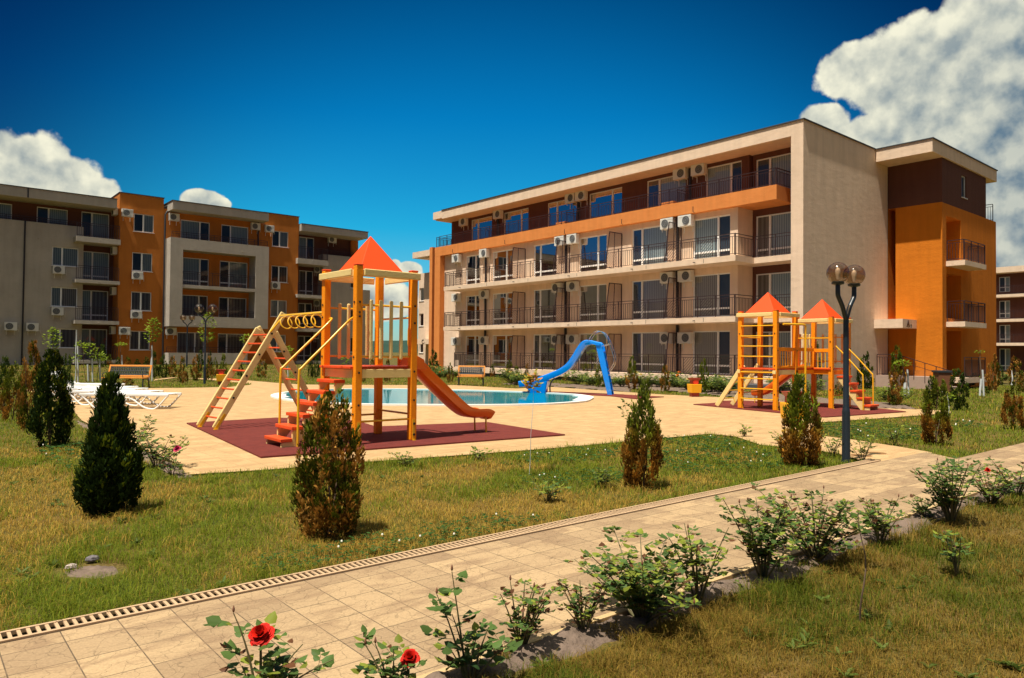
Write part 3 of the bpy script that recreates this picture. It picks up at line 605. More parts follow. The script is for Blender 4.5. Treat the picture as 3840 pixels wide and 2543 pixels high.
# tan end wall (portal) and roof band
b_ = MB(); b_.box(O0, 39.05, 16.06, 16.64, 0, 12.04); b_.build('end_wall', M_cream, B)
b_ = MB(); b_.box(O0, O0+.25, 16.645, 44.05, 11.42, 12.035); b_.box(O0+.252, 44, 16.65, 45.2, 11.45, 12.0); b_.box(O0, O0+1.9, 44.052, 45.2, 11.50, 12.03); b_.build('roof_band', M_cream, B)
b_ = MB(); b_.box(O0-.05, O0+.3, 16.0, 44.1, 12.042, 12.09); b_.box(O0+.31, 39.2, 16.0, 16.5, 12.042, 12.09); b_.box(O0+.3, 44, 16.51, 45.2, 12.042, 12.085); b_.build('roof_trim', M_roof, B)
# right wing
holes = [(15.62, 16.06, 3.5, 11.42)]
mb = MB(); wall(mb, 'x', 39.1, 13.5, 16.06, .9, 9.22, [(15.69, 16.06, 3.5, 9.22)], rev=1.6)
hh = [(41.75, 42.45, 9.85, 11.0)]
wall(mb, 'y', 13.5, 39.1, 47.08, .0, 9.2, [(39.62, 41.62, 6.35, 8.6), (39.62, 41.62, 3.5, 5.75), (39.62, 41.62, .65, 2.9)], rev=1.25)
mb.quad((47.08, 13.5, 0), (47.08, 30, 0), (47.08, 30, 9.2), (47.08, 13.5, 9.2)); mb.quad((45.4, 13.5, 9.2), (47.08, 13.5, 9.2), (47.08, 30, 9.2), (45.4, 30, 9.2)); mb.quad((39.1, 13.5, 0), (39.1, 14.0, 0), (39.1, 14.0, .9), (39.1, 13.5, .9))
mb.build('wing_wall', M_ochre, B)
mb = MB(); mb.quad((40.7, 15.6, 0), (40.7, 16.1, 0), (40.7, 16.1, 9.3), (40.7, 15.6, 9.3)); mb.build('shade_slot_wall', M_rust, B)  # back of a slot added deep enough to keep its strip shaded
mb = MB(); wall(mb, 'x', 39.1, 13.5, 16.06, 9.22, 11.44, [], rev=.2); wall(mb, 'y', 13.5, 39.1, 45.44, 9.2, 11.44, hh); mb.quad((45.44, 13.5, 9.2), (45.44, 30, 9.2), (45.44, 30, 11.44), (45.44, 13.5, 11.44)); mb.build('wing_top_wall', M_brown, B)
window(B, 'y', 13.5, 41.75, 42.45, 9.85, 11.0, [], blind=[B_BLUE])
for z in (.65, 3.5, 6.35):
    mb = MB(); wall(mb, 'y', 14.75, 39.62, 41.62, z, z+2.25, [(39.7, 40.7, z+.02, z+2.1)]); mb.build('recess_wall', M_rust, B)
    window(B, 'y', 14.75, 39.7, 40.7, z+.02, z+2.1, [], bar=.42, blind=[B_BLUE], sill=False, name='balcony_door')
for z in (3.06, 6.07):
    slab(B, 39.55, 42.6, 12.65, 13.49, z, z+.25, M_cream)
    railing(B, (39.6, 12.7, z+.26), (42.55, 12.7, z+.26), hatch=False); railing(B, (42.55, 12.72, z+.26), (42.55, 13.45, z+.26), hatch=False); railing(B, (39.6, 12.72, z+.26), (39.6, 13.45, z+.26), hatch=False)
slab(B, 39.55, 42.6, 12.65, 13.49, .3, .55, M_cream); railing(B, (39.6, 12.7, .56), (42.55, 12.7, .56), hatch=False)
railing(B, (46.9, 13.6, 9.25), (46.9, 20, 9.25), hatch=False, h=.95)
b_ = MB(); b_.box(37.6, 46.9, 13.4, 16.05, 11.42, 12.04); b_.box(39.07, 46.9, 16.051, 30, 11.44, 12.03); b_.build('wing_roof', M_cream, B)
b_ = MB(); b_.box(37.55, 46.95, 13.35, 16.0, 12.042, 12.09); b_.build('wing_roof_trim', M_roof, B)
# entrance: canopy with letter, plinth, steps, rail
b_ = MB(); b_.box(37.4, 39.09, 14.68, 16.05, 2.98, 3.42); can = b_.build('entrance_canopy', M_cream, B)
b_ = MB(); b_.box(37.6, 39.09, 15.0, 16.05, 0, .62); b_.build('entrance_plinth', mat('pink_stone', (.42, .30, .24), .8, noise=(9, .6, (.34, .24, .19))), B)
mb = MB(); wall(mb, 'x', 39.1, 14.0, 16.06, 0, .9); mb.build('entrance_wall', M_rust, B)
for i in range(4):
    b_ = MB(); b_.box(38.0, 39.08, 13.65+.0-.28*i*0+(-.3*i), 14.99-.3*i+.0 if i == 0 else 13.65-.3*(i-1)-.003, 0, .6-.15*i); b_.build('step', MATS['pink_stone'], B)
railing(B, (37.65, 16.0, .62), (37.65, 15.02, .62), hatch=False, h=1.05)
b_ = MB(); b_.beam((38.0, 14.95, 1.6), (38.0, 12.9, .95), .04, .03); b_.beam((38.0, 14.95, 1.3), (38.0, 12.9, .68), .025, .02)
for q in range(5): b_.beam((38.0, 14.9-q*.5, .6-q*.15), (38.0, 14.9-q*.5, 1.58-q*.155), .03, .03, (0, 1, 0))
b_.build('handrail', M_rail, B)
def letters(txt, loc, rot, size, parent, name='letter'):
    cu = bpy.data.curves.new(name, 'FONT'); cu.body = txt; cu.size = size; cu.extrude = .012
    o = bpy.data.objects.new(name, cu); col.objects.link(o); dg = bpy.context.evaluated_depsgraph_get(); me = bpy.data.meshes.new_from_object(o.evaluated_get(dg)); bpy.data.objects.remove(o)
    o = bpy.data.objects.new(name, me); col.objects.link(o); me.materials.clear(); me.materials.append(M_rail); o.location = loc; o.rotation_euler = rot; o.parent = parent; return o
LET = []
LET.append(letters('A', (37.85, 14.66, 3.03), (R_(90), 0, 0), .5, B)); LET.append(letters('2', (38.3, 14.66, 3.0), (R_(90), 0, 0), .26, B))
# recessed far wing with entrance sign
mb = MB(); wh = [(57.9, 58.8, z, z+1.2) for z in (1.35, 3.95, 6.4)]
wall(mb, 'x', 38, 50, 58.95, 0, 9.1, [(58.05, 58.75, 1.5, 2.6), (58.05, 58.8, 4.05, 5.25), (58.05, 58.8, 6.45, 7.7)]); mb.quad((38, 58.95, 0), (44, 58.95, 0), (44, 58.95, 9.1), (38, 58.95, 9.1)); mb.quad((38, 50, 9.1), (38, 58.95, 9.1), (44, 58.95, 9.1), (44, 50, 9.1)); mb.build('far_wing_wall', M_cream, B)
for (a, b, c, d) in ((58.05, 58.75, 1.5, 2.6), (58.05, 58.8, 4.05, 5.25), (58.05, 58.8, 6.45, 7.7)): window(B, 'x', 38, a, b, c, d, [], blind=[B_BLUE])
b_ = MB(); b_.box(36.6, 44, 46, 57.9, 10.35, 10.9); b_.build('far_wing_roof', M_cream, B)
mb = MB(); wall(mb, 'x', 40, 46, 56.9, 9.1, 10.34); mb.build('far_wing_top_wall', M_brown, B)
b_ = MB(); b_.box(36.5, 37.99, 53.6, 57.6, 2.3, 2.78); b_.build('far_canopy', M_cream, B)
LET.append(letters('C', (36.485, 56.0, 2.36), (R_(90), 0, R_(-90)), .52, B)); LET.append(letters('1', (36.485, 55.55, 2.33), (R_(90), 0, R_(-90)), .26, B))
# railings
for z in (.57, 3.37, 6.2):
    ye = 42.12 if z > 1 else 40.9
    railing(B, (S0+.05, ye, z), (S0+.05, 18.85, z)); railing(B, (S0+.07, 18.83, z), (30.85, 18.83, z), hatch=False); railing(B, (30.93, 18.75, z), (30.93, 16.7, z), hatch=False)
    railing(B, (S0+.07, ye, z), (W0-.03, ye, z), hatch=False)
    for ys_ in (35.11, 31.05, 26.92, 22.88):   # glazed partition screens
        P4 = [(S0+.1, ys_, z+.1), (W0-.02, ys_, z+.1), (W0-.02, ys_, z+2.1), (S0+.42, ys_, z+2.1)]
        s_ = MB()
        for i in range(4): s_.beam(P4[i], P4[(i+1) % 4], .04, .04, (0, 1, 0))
        s_.beam((S0+.75, ys_, z+.1), (S0+.85, ys_, z+2.1), .03, .03, (0, 1, 0)); sc_ = s_.build('balcony_screen', M_rail, B)
        s_ = MB(); s_.prism([(p[0], p[1]-.004, p[2]) for p in P4], (0, .008, 0)); s_.build('tinted_panel', M_screen, sc_)
railing(B, (O0+.08, 44.5, 9.37), (O0+.08, 17.42, 9.37), h=.78, hatch=False); railing(B, (O0+.1, 17.4, 9.37), (31.9, 17.4, 9.37), h=.78, hatch=False); railing(B, (O0+.1, 44.85, 9.37), (T0, 44.85, 9.37), h=.78, hatch=False)
for yy in (39.14, 23.1, 31.29):
    railing(B, (O0+.25, yy-.05, 9.02), (T0-.02, yy-.05, 9.02), h=1.1, hatch=False)
# drain pipes, AC units, spouts, planter
for yy in (39.14, 31.29, 23.05):
    for z0, z1 in ((.58, 3.1), (3.38, 5.91), (6.21, 8.7)): b_ = MB(); b_.tube([(W0-.1, yy, z0), (W0-.1, yy, z1)], .075, 8); b_.build('drain_pipe', M_pipe, B, smooth=True)
    b_ = MB(); b_.tube([(T0-.1, yy, 9.0), (T0-.1, yy, 11.4)], .075, 8); b_.build('drain_pipe', M_pipe, B, smooth=True)
for z in (2.15, 5.3, 8.12):
    ac(B, 'x', W0, 41.95, z-.05); ac(B, 'x', W0, 38.75-.02, z+.0); ac(B, 'x', W0, 31.2 if z > 8 else 31.42, z, flip=True); ac(B, 'x', W0, 30.15, z)
    ac(B, 'x', W0, 23.15, z, flip=True); ac(B, 'x', W0, 22.02, z)
for yy in (42.6, 38.55, 31.4, 30.5-.0, 23.15, 22.0): ac(B, 'x', T0, yy, 10.92 if yy > 40 else 10.9, h=.55)
for z in (3.2, 6.02):
    for yy in (40.2, 34.5, 29.6, 24.9, 21.0): b_ = MB(); b_.tube([(S0-.16, yy, z), (S0+.05, yy, z+.02)], .02, 6); b_.build('spout', M_pipe, B)
for yy in (42.5, 36.6, 31, 26.5, 21.8): b_ = MB(); b_.tube([(O0-.02, yy, 8.72), (O0-.12, yy, 8.74), (O0-.12, yy, 9.0)], .018, 6); b_.build('spout', M_pipe, B)
for z in (3.25, 6.06):
    for yy in (37.3, 33.2, 29.0, 24.0, 20.5): b_ = MB(); b_.box(S0-.004, S0+.01, yy, yy+.02, z-.1, z+.09); b_.build('slab_joint', M_pipe, B)
b_ = MB(); b_.box(O0+.4, O0+.75, 31.5, 32.3, 9.0, 9.62); b_.build('planter', M_orange, B); b_ = MB(); b_.box(O0+.4, O0+.75, 23.4, 24.2, 9.0, 9.62); b_.build('planter', M_orange, B)
# building body (back volume) so nothing shows through
b_ = MB(); b_.box(V0+.55, 44, 16.7, 44.84, 0, 11.4); b_.box(39.5+1.3, 47, 15, 29, 0, 9.1); b_.build('core', M_brown, B)
fix(B)

# ---------------- left building
A = empty('apartment_building', (15, 62, 0)); A['label'] = 'four storey apartment building in greige and rust orange with a square framed balcony bay'; A['category'] = 'building'
Ys, Yf, Yo, Yb, Yg = 58.0, 57.0, 58.4, 60.1, 59.2
# greige wall, left
gh = [(7.97, 9.57, 7.41, 8.73), (7.95, 9.55, 4.55, 5.9), (7.93, 9.53, 1.65, 3.0)]
mb = MB(); wall(mb, 'y', Yg, -9, 9.87, .3, 10.3, gh); mb.quad((9.87, Yg, .3), (9.87, Yb, .3), (9.87, Yb, 9.2), (9.87, Yg, 9.2)); mb.quad((-9, Yg, 10.3), (9.5, Yg, 10.3), (9.5, Yg+.25, 10.3), (-9, Yg+.25, 10.3)); mb.quad((9.5, Yg, 9.2), (9.5, Yg+.3, 9.2), (9.5, Yg+.3, 10.3), (9.5, Yg, 10.3))
mb.build('wall', M_grey, A)
for i, (a, b, c, d) in enumerate(gh): window(A, 'y', Yg, a, b, c, d, [.38], blind=[B_BLUE if i else B_BLUE, B_BLUE if i == 0 else (B_GREY if i == 1 else B_DARK)])
# brown recess/top wall, left
bh = [(4.2, 5.7, 9.5, 11.5), (7.13, 9.0, 9.5, 11.54), (9.85, 11.65, 9.5, 11.56), (9.95, 11.7, 6.5, 8.7), (9.9, 11.68, 3.65, 5.87), (9.87, 11.66, .82, 3.05)]
mb = MB(); wall(mb, 'y', Yb, -9, 11.97, .5, 11.75, bh); mb.build('recess_wall', M_brown, A)
for i, (a, b, c, d) in enumerate(bh): window(A, 'y', Yb, a, b, c, d, [.38], bar=None if i < 3 else .42, blind=[[B_BLUE, B_BLUE], [B_ROOM, B_BLUE], [B_ROOM, B_BLUE], [B_BLUE, B_BLUE], [B_BLUE, B_DARK], [B_BLUE, B_DARK]][i], sill=False, name='balcony_door')
# slabs left
for (z0, z1) in ((9.11, 9.48), (6.23, 6.47), (3.35, 3.6), (.57, .81)): slab(A, 9.22, 12.0, Ys, Yb, z0, z1, M_grey)
slab(A, -9, 9.21, Yg+.01, Yb, 9.15, 9.45, M_grey)
for z in (9.49, 6.47, 3.6, .81): railing(A, (9.27, Ys+.05, z), (11.93, Ys+.05, z), h=.95, hatch=False)
railing(A, (-2, Yg+.1, 10.3), (9.45, Yg+.1, 10.3), h=.35, hatch=False)
b_ = MB(); b_.box(-9, 11.72, Ys, Yb+2, 11.71, 12.36); b_.build('roof_band', M_grey, A)
b_ = MB(); b_.box(-9, 11.75, Ys-.05, Yb+2, 12.362, 12.41); b_.build('roof_trim', M_roof, A)
# rust orange tower blocks + centre wall
oh = [(12.92, 14.28, 10.26, 11.59), (12.86, 14.22, 7.36, 8.72), (12.84, 14.2, 4.45, 5.83), (12.79, 14.15, 1.55, 2.95)]
oh2 = [(23.32, 24.7, 10.22, 11.53), (23.3, 24.68, 7.27, 8.63), (23.27, 24.65, 4.4, 5.78), (23.24, 24.6, 1.5, 2.9)]
ch_ = [(16.18, 18.32, 9.5, 11.54), (19.21, 21.34, 9.5, 11.53), (16.37, 18.30, 6.5, 8.67), (19.13, 21.32, 6.5, 8.65), (16.34, 18.26, 3.6, 5.8), (19.1, 21.28, 3.6, 5.78), (16.05, 18.03, .75, 2.93), (19.07, 21.15, .75, 2.9)]
mb = MB(); wall(mb, 'y', Yo, 11.97, 14.95, .4, 12.97, oh); mb.quad((11.97, Yo, .4), (11.97, Yb, .4), (11.97, Yb+3, 12.97), (11.97, Yo, 12.97)); mb.quad((11.97, Yb, .4), (11.97, Yb+3, .4), (11.97, Yb+3, 12.97), (11.97, Yb, .5)); mb.build('tower_wall', M_rust, A)
mb = MB(); wall(mb, 'y', Yo+.003, 14.95, 22.6, .4, 12.2, ch_); mb.build('centre_wall', M_rust, A)
mb = MB(); wall(mb, 'y', Yo, 22.6, 25.6, .4, 12.92, oh2); mb.quad((25.6, Yo, .4), (25.6, Yb+2, .4), (25.6, Yb+2, 12.92), (25.6, Yo, 12.92)); mb.quad((22.6, Yo, 12.2), (22.6, Yo+3, 12.2), (22.6, Yo+3, 12.92), (22.6, Yo, 12.92)); mb.build('tower_wall', M_rust, A)
b_ = MB(); b_.box(11.93, 15.0, Yo-.04, Yo+4, 12.972, 13.02); b_.build('tower_trim', M_roof, A); b_ = MB(); b_.box(22.58, 25.65, Yo-.04, Yo+4, 12.922, 12.97); b_.build('tower_trim', M_roof, A)
for i, (a, b, c, d) in enumerate(oh): window(A, 'y', Yo, a, b, c, d, [.48], blind=[B_ROOM if i < 2 else B_DARK, B_BLUE if i < 2 else B_DARK])
for i, (a, b, c, d) in enumerate(oh2): window(A, 'y', Yo, a, b, c, d, [.46], blind=[B_ROOM if i < 2 else B_BLUE, B_BLUE if i != 1 else B_DARK])
for i, (a, b, c, d) in enumerate(ch_):
    even = i % 2 == 0; mats = [[B_BLUE, B_ROOM], [B_ROOM, B_BLUE], [B_BLUE, B_ROOM], [B_ROOM, B_BLUE], [B_DARK, B_ROOM], [B_ROOM, B_DARK], [B_DARK, B_DARK], [B_ROOM, B_DARK]][i]
    window(A, 'y', Yo+.003, a, b, c, d, [.66 if even else .34], bar=.42 if 2 <= i else None, blind=mats, sill=False, name='balcony_door')
# projecting frame
mb = MB(); wall(mb, 'y', Yf, 15.1, 22.5, 3.33, 9.92, [(15.98, 21.45, 4.14, 9.07)], rev=.35)
mb.quad((15.1, Yf, 3.33), (15.1, Yo, 3.33), (15.1, Yo, 9.92), (15.1, Yf, 9.92)); mb.quad((22.5, Yf, 3.33), (22.5, Yo, 3.33), (22.5, Yo, 9.92), (22.5, Yf, 9.92))
mb.quad((15.1, Yf, 3.33), (22.5, Yf, 3.33), (22.5, Yo, 3.33), (15.1, Yo, 3.33)); mb.quad((15.1, Yf, 9.92), (22.5, Yf, 9.92), (22.5, Yf+.25, 9.92), (15.1, Yf+.25, 9.92)); mb.quad((15.35, Yf+.25, 9.4), (22.25, Yf+.25, 9.4), (22.25, Yf+.25, 9.92), (15.35, Yf+.25, 9.92))
mb.quad((15.1, Yf, 9.92), (15.35, Yf, 9.921), (15.35, Yo, 9.921), (15.1, Yo, 9.92)); mb.quad((22.25, Yf, 9.92), (22.5, Yf, 9.921), (22.5, Yo, 9.921), (22.25, Yo, 9.92))
# side cheeks inside the frame
mb.quad((15.98, Yf+.35, 4.14), (15.98, Yo, 4.14), (15.98, Yo, 9.07), (15.98, Yf+.35, 9.07)); mb.quad((21.45, Yf+.35, 4.14), (21.45, Yo, 4.14), (21.45, Yo, 9.07), (21.45, Yf+.35, 9.07))
mb.build('balcony_frame', M_grey, A)
slab(A, 15.36, 22.24, Yf+.26, Yo, 9.08, 9.4, M_grey); slab(A, 15.99, 21.44, Yf+.02, Yo, 6.22, 6.47, M_grey); slab(A, 15.3, 22.3, Yf+.3, Yo, 3.36, 3.6, M_grey)
railing(A, (15.2, Yf+.1, 9.95), (22.4, Yf+.1, 9.95), h=.42, hatch=False); railing(A, (16.0, Yf+.08, 6.48), (21.43, Yf+.08, 6.48), h=.98, hatch=False); railing(A, (16.0, Yf+.2, 4.16), (21.43, Yf+.2, 4.16), h=.5, hatch=False)
b_ = MB(); b_.box(15.1, 20.9, Yf, Yf+.22, .52, 1.37); b_.box(15.1, 15.32, Yf+.221, Yo, .52, 1.36); b_.box(15.33, 22.4, Yf+.23, Yo, .5, .75); b_.build('terrace_wall', M_grey, A)
railing(A, (14.98, Yf+.1, 1.37), (21, Yf+.1, 1.37), h=.42, hatch=False)
b_ = MB(); b_.box(15.2, 22.45, Yf, Yo+3, 12.0, 12.63); b_.build('centre_roof', M_grey, A); b_ = MB(); b_.box(15.15, 22.5, Yf-.05, Yo+3, 12.632, 12.68); b_.build('centre_roof_trim', M_roof, A)
# right part
dh = [(26.4, 27.8, 9.45, 11.56), (26.45, 27.75, 6.42, 8.62), (26.43, 27.68, 3.55, 5.76), (26.4, 27.66, .75, 2.9)]
mb = MB(); wall(mb, 'y', Yb, 25.6, 31.3, .5, 11.75, dh); mb.build('recess_wall', M_brown, A)
for i, (a, b, c, d) in enumerate(dh): window(A, 'y', Yb, a, b, c, d, [.5], bar=None if i == 0 else .42, blind=[B_BLUE if i == 0 else B_DARK, B_ROOM], sill=False, name='balcony_door')
for (z0, z1) in ((8.95, 9.4), (6.08, 6.35), (3.22, 3.5), (.5, .74)): slab(A, 25.38, 28.15, Ys, Yb, z0, z1, M_grey); railing(A, (25.45, Ys+.05, z1), (28.1, Ys+.05, z1), h=1.0, hatch=False); railing(A, (28.1, Ys+.07, z1), (28.1, Yg, z1), h=1.0, hatch=False)
wh = [(30.9, 32.05, 7.3, 8.6), (30.95, 32.1, 4.35, 5.6), (30.95, 32.1, 1.5, 2.85)]
mb = MB(); wall(mb, 'y', Yg, 28.2, 32.08, .3, 10.1, wh); mb.quad((28.2, Yg, .3), (28.2, Yb, .3), (28.2, Yb, 10.1), (28.2, Yg, 10.1)); wall(mb, 'y', Yg+.01, 32.08, 32.9, .3, 7.2)
mb.quad((32.08, Yg, 7.2), (32.08, Yb+8, 7.2), (32.08, Yb+8, 10.1), (32.08, Yg, 10.1)); mb.quad((32.08, Yg, 7.2), (32.9, Yg, 7.2), (32.9, Yb+8, 7.2), (32.08, Yb+8, 7.2)); mb.quad((28.2, Yg, 10.1), (32.08, Yg, 10.1), (32.08, Yg+.3, 10.1), (28.2, Yg+.3, 10.1)); mb.build('wall', M_grey, A)
for (a, b, c, d) in wh: window(A, 'y', Yg, a, b, c, d, [.45], blind=[B_DARK, B_BLUE])
b_ = MB(); b_.box(31.3, 32.0, Yb-.2, Yb+6, 9.5, 11.72); b_.build('roof_pier', M_rust, A)
b_ = MB(); b_.box(25.66, 31.95, Ys, Yb+6, 11.73, 12.3); b_.build('roof_band', M_grey, A); b_ = MB(); b_.box(25.66, 32.0, Ys-.05, Yb+6, 12.302, 12.35); b_.build('roof_trim', M_roof, A)
railing(A, (28.2, Yg+.1, 10.1), (31.2, Yg+.1, 10.1), h=.4, hatch=False)
b_ = MB(); b_.box(-9, 9.8, Yg+.3, 80, 0, 9.1); b_.box(12.1, 25.5, Yo+.5, 80, 0, 11.9); b_.box(-9, 32, Yb+.4, 80, 0, 11.6); b_.build('core', M_brown, A)
b_ = MB(); b_.box(-9, 32.8, Yg+.05, Yg+.2, -.1, .298); b_.box(15.2, 22.4, Yf+.05, Yf+.2, -.1, .51); b_.box(12.0, 25.55, Yo+.02, Yo+.2, -.1, .39); b_.build('foundation', M_found, A)
for pts_, r_p in (([(6.33, Yg-.07, .4), (6.36, Yg-.07, 10.3)], .05), ([(6.36, Ys-.04, 11.72), (6.36, Ys-.04, 12.36)], .04), ([(14.98, Yo-.3, .5), (14.98, Yo-.3, 11.7), (15.15, Yo-.2, 12.0)], .07), ([(22.1, Yo-.12, 9.5), (22.1, Yo-.12, 12)], .06)):
    b_ = MB(); b_.tube(pts_, r_p, 8); b_.build('drain_pipe', M_pipe, A, smooth=True)
for (a, z) in ((12.07, 11.22), (12.8, 6.72), (12.77, 3.86), (11.97+.05, 2.65), (15.25, 11.32), (21.45, 11.36), (15.18, 2.7), (22.6, 11.3), (23.18, 6.66)): ac(A, 'y', Yo, a, z, w=.72)
for (a, z) in ((8.0, 6.82), (7.97, 3.92), (5.3, 2.8), (6.52, 2.78)): ac(A, 'y', Yg, a, z, w=.7)
for z in (11.38, 8.5, 5.55, 2.69): 
    b_ = MB(); b_.box(11.66, 11.96, Yb-1.3, Yb-.55, z, z+.56); o_ = b_.build('air_conditioner', M_ac, A, bevel=.012); b_ = MB(); b_.box(11.648, 11.658, Yb-1.2, Yb-.75, z+.06, z+.5); b_.build('fan_grille', M_fan, o_)
ac(A, 'y', Yb, 28.99, 11.28-.0, w=.75)
for z in (8.5, 5.52, 2.65): ac(A, 'y', Yb, 27.75, z, w=.44)
for x, z in ((5.65, 9.2), (7.15, 9.2), (16.9, 9.3), (20.4, 9.35), (16.9, 3.5), (20.3, 3.5), (29.2, 9.1)): b_ = MB(); b_.tube([(x, (Yf if 15 < x < 22 else Yg)+.02, z), (x, (Yf if 15 < x < 22 else Yg)-.14, z-.01)], .025, 6); b_.build('spout', M_grey, A)
for z in (3.47, 6.35, 9.3):
    for x, zz in ((10.7, z), (26.7, z-.1)): b_ = MB(); b_.tube([(x, Ys+.02, zz), (x, Ys-.13, zz)], .025, 6); b_.build('spout', M_grey, A)
fix(A)

# ---------------- distant building at right
D_ = empty('apartment_building', (92, 20, 0)); D_['label'] = 'distant brown apartment building with pale balcony slabs at the right edge'; D_['category'] = 'building'
hs = []
for z in (2.9-.0, 5.6, 8.4): pass
lv = [(.0, 2.82), (2.85, 5.35), (5.6, 7.95), (8.4, 10.5)]
dl = []
for (z0, z1) in lv:
    for y in (24.6, 21.3, 18.0, 14.7): dl.append((y-.0, y+1.0, z0+.15, z1-.35))
mb = MB(); wall(mb, 'x', 90.2, 8, 27, 0, 10.6, dl); mb.quad((90.2, 27, 0), (100, 27, 0), (100, 27, 10.6), (90.2, 27, 10.6)); mb.build('wall', M_brown, D_)
for (a, b, c, d) in dl: window(D_, 'x', 90.2, a, b, c, d, [.45], bar=.5, blind=[B_BLUE, B_ROOM], sill=False, name='balcony_door')
for z in (2.78, 5.3, 7.9): slab(D_, 89, 90.2, 8, 26, z, z+.3, M_cream); railing(D_, (89.05, 26, z+.3), (89.05, 8, z+.3), h=.9, hatch=False)
b_ = MB(); b_.box(88.8, 100, 8, 26.2, 10.5, 11.1); b_.build('roof_band', M_cream, D_)
fix(D_)
# ================================================================ play equipment
def arc(c, r, a0, a1, n, ax='xz'):
    o = []
    for i in range(n+1):
        a = R_(a0+(a1-a0)*i/n)
        o.append((c[0]+r*math.cos(a), c[1], c[2]+r*math.sin(a)) if ax == 'xz' else (c[0], c[1]+r*math.cos(a), c[2]+r*math.sin(a)))
    return o
def bolts(par, pts, ax, r=.018):
    for p in pts:
        mb = MB(); p = Vector(p); d = Vector((-.012, 0, 0)) if ax == 'x' else Vector((0, -.012, 0)); mb.tube([p, p+d], r, 8); mb.build('bolt', M_bolt, par)
def post(T, x, y, h, s=.125, bx=(), by=(), brack=True):
    b = MB(); b.box(x, x+s, y, y+s, .05, h); o = b.build('post', W_or, T, bevel=.012)
    c = MB(); c.box(x-.003, x+s+.003, y-.003, y+s+.003, h+.001, h+.03); c.build('post_cap', W_red, o, bevel=.01)
    bolts(o, [(x, y+s/2, z) for z in bx], 'x'); bolts(o, [(x+s/2, y, z) for z in by], 'y')
    if brack:
        k = MB(); k.box(x+s/2-.025, x+s/2+.025, y-.012, y-.001, .04, .42); k.box(x+s/2-.03, x+s/2+.03, y-.05, y-.013, .04, .055); k.build('foot_bracket', M_yel, o)
        bolts(o, [(x+s/2, y-.013, z) for z in (.15, .34)], 'y', .022)
    return o
def roof(T, x0, x1, y0, y1, z, zt):
    b = MB(); cx_, cy_ = (x0+x1)/2, (y0+y1)/2
    p = [(x0, y0, z), (x1, y0, z), (x1, y1, z), (x0, y1, z)]
    b.v = p+[(cx_, cy_, zt)]+[(cx_, cy_, zt-.05)]; b.f = [(0, 1, 4), (1, 2, 4), (2, 3, 4), (3, 0, 4), (1, 0, 5), (2, 1, 5), (3, 2, 5), (0, 3, 5)]
    b.build('roof', P_roof, T, bevel=.006)
def roofbeams(T, X0, X1, Y0_, Y1_, z0, z1, s=.125):
    for (x0, x1, y0, y1) in ((X0+s+.003, X1+s+.03, Y0_-.045, Y0_-.004), (X0-.045, X0-.004, Y0_+s+.003, Y1_+s+.03), (X0-.02, X1-.003, Y1_+s+.004, Y1_+s+.045), (X1+s+.004, X1+s+.045, Y0_-.02, Y1_-.003),
                             (X0+s+.003, X1-.003, Y0_+.06, Y0_+.1), (X0+.06, X0+.1, Y0_+s+.003, Y1_-.003)):
        m = MB(); m.box(x0, x1, y0, y1, z0, z1); m.build('roof_beam', W_cream, T, bevel=.014)
def deck(T, x0, x1, y0, y1, z, nb=7):
    b = MB(); w_ = (y1-y0)/nb
    b2 = (x1-x0)/nb
    for i in range(nb): b.box(x0+i*b2+.004, x0+(i+1)*b2-.004, y0, y1, z-.04, z)
    b.build('deck', W_red, T, bevel=.005)
def palings(T, ax, pl, cs, z0, z1, a0, a1, zr=(1.51, 2.38)):
    for c in cs:
        b = MB()
        if ax == 'y': b.box(c-.032, c+.032, pl-.06, pl-.012, z0, z1)
        else: b.box(pl-.03, pl+.03, c-.032, c+.032, z0, z1)
        b.build('paling', W_cream, T, bevel=.02)
    for z in zr:
        b = MB(); b.tube([(a0, pl, z), (a1, pl, z)] if ax == 'y' else [(pl, a0, z), (pl, a1, z)], .019, 8); b.build('rail', M_yel, T, smooth=True)
T1 = empty('play_tower', (6.4, 11.5, 0)); tag(T1, 'large orange play tower with red roof, slide and ring ladder before the pool', 'play tower')
xa, xb, ya, yb = 5.76, 6.84, 10.82, 12.0
post(T1, xa, ya, 3.03, bx=(.55, 1.5, 2.42), by=(.7, 1.24, 2.18, 2.25, 2.42)); post(T1, xb, ya, 3.0, by=(.75, 1.25, 2.1, 2.4)); post(T1, xb, yb, 3.0, brack=False); post(T1, xa, yb, 3.03, bx=(1.5, 2.42, 2.2), brack=False)
roofbeams(T1, xa, xb, ya, yb, 2.86, 2.98); roof(T1, 5.94, 6.80, 11.03, 11.91, 2.99, 3.66)
deck(T1, 5.70, 7.03, 10.90, 12.06, 1.345)
b = MB(); b.box(xa+.13, xb-.005, ya+.01, ya+.07, 1.15, 1.295); b.build('deck_beam', W_cream, T1, bevel=.006)
b = MB(); b.box(xa+.13, xb-.005, yb+.05, yb+.11, 1.15, 1.295); b.build('deck_beam', W_cream, T1, bevel=.006)
b = MB(); b.box(xa+.02, xa+.08, ya+.13, yb-.005, 1.15, 1.294); b.build('deck_beam', W_cream, T1, bevel=.006)
b = MB(); b.box(xb+.04, xb+.1, ya+.13, yb-.005, 1.15, 1.294); b.build('deck_beam', W_cream, T1, bevel=.006)
palings(T1, 'y', ya+.06, (6.05, 6.24, 6.44, 6.64), 1.46, 2.47, xa+.12, xb+.01)
palings(T1, 'y', yb+.12, (6.1, 6.28, 6.47, 6.66), 1.46, 2.47, xa+.12, xb+.01)
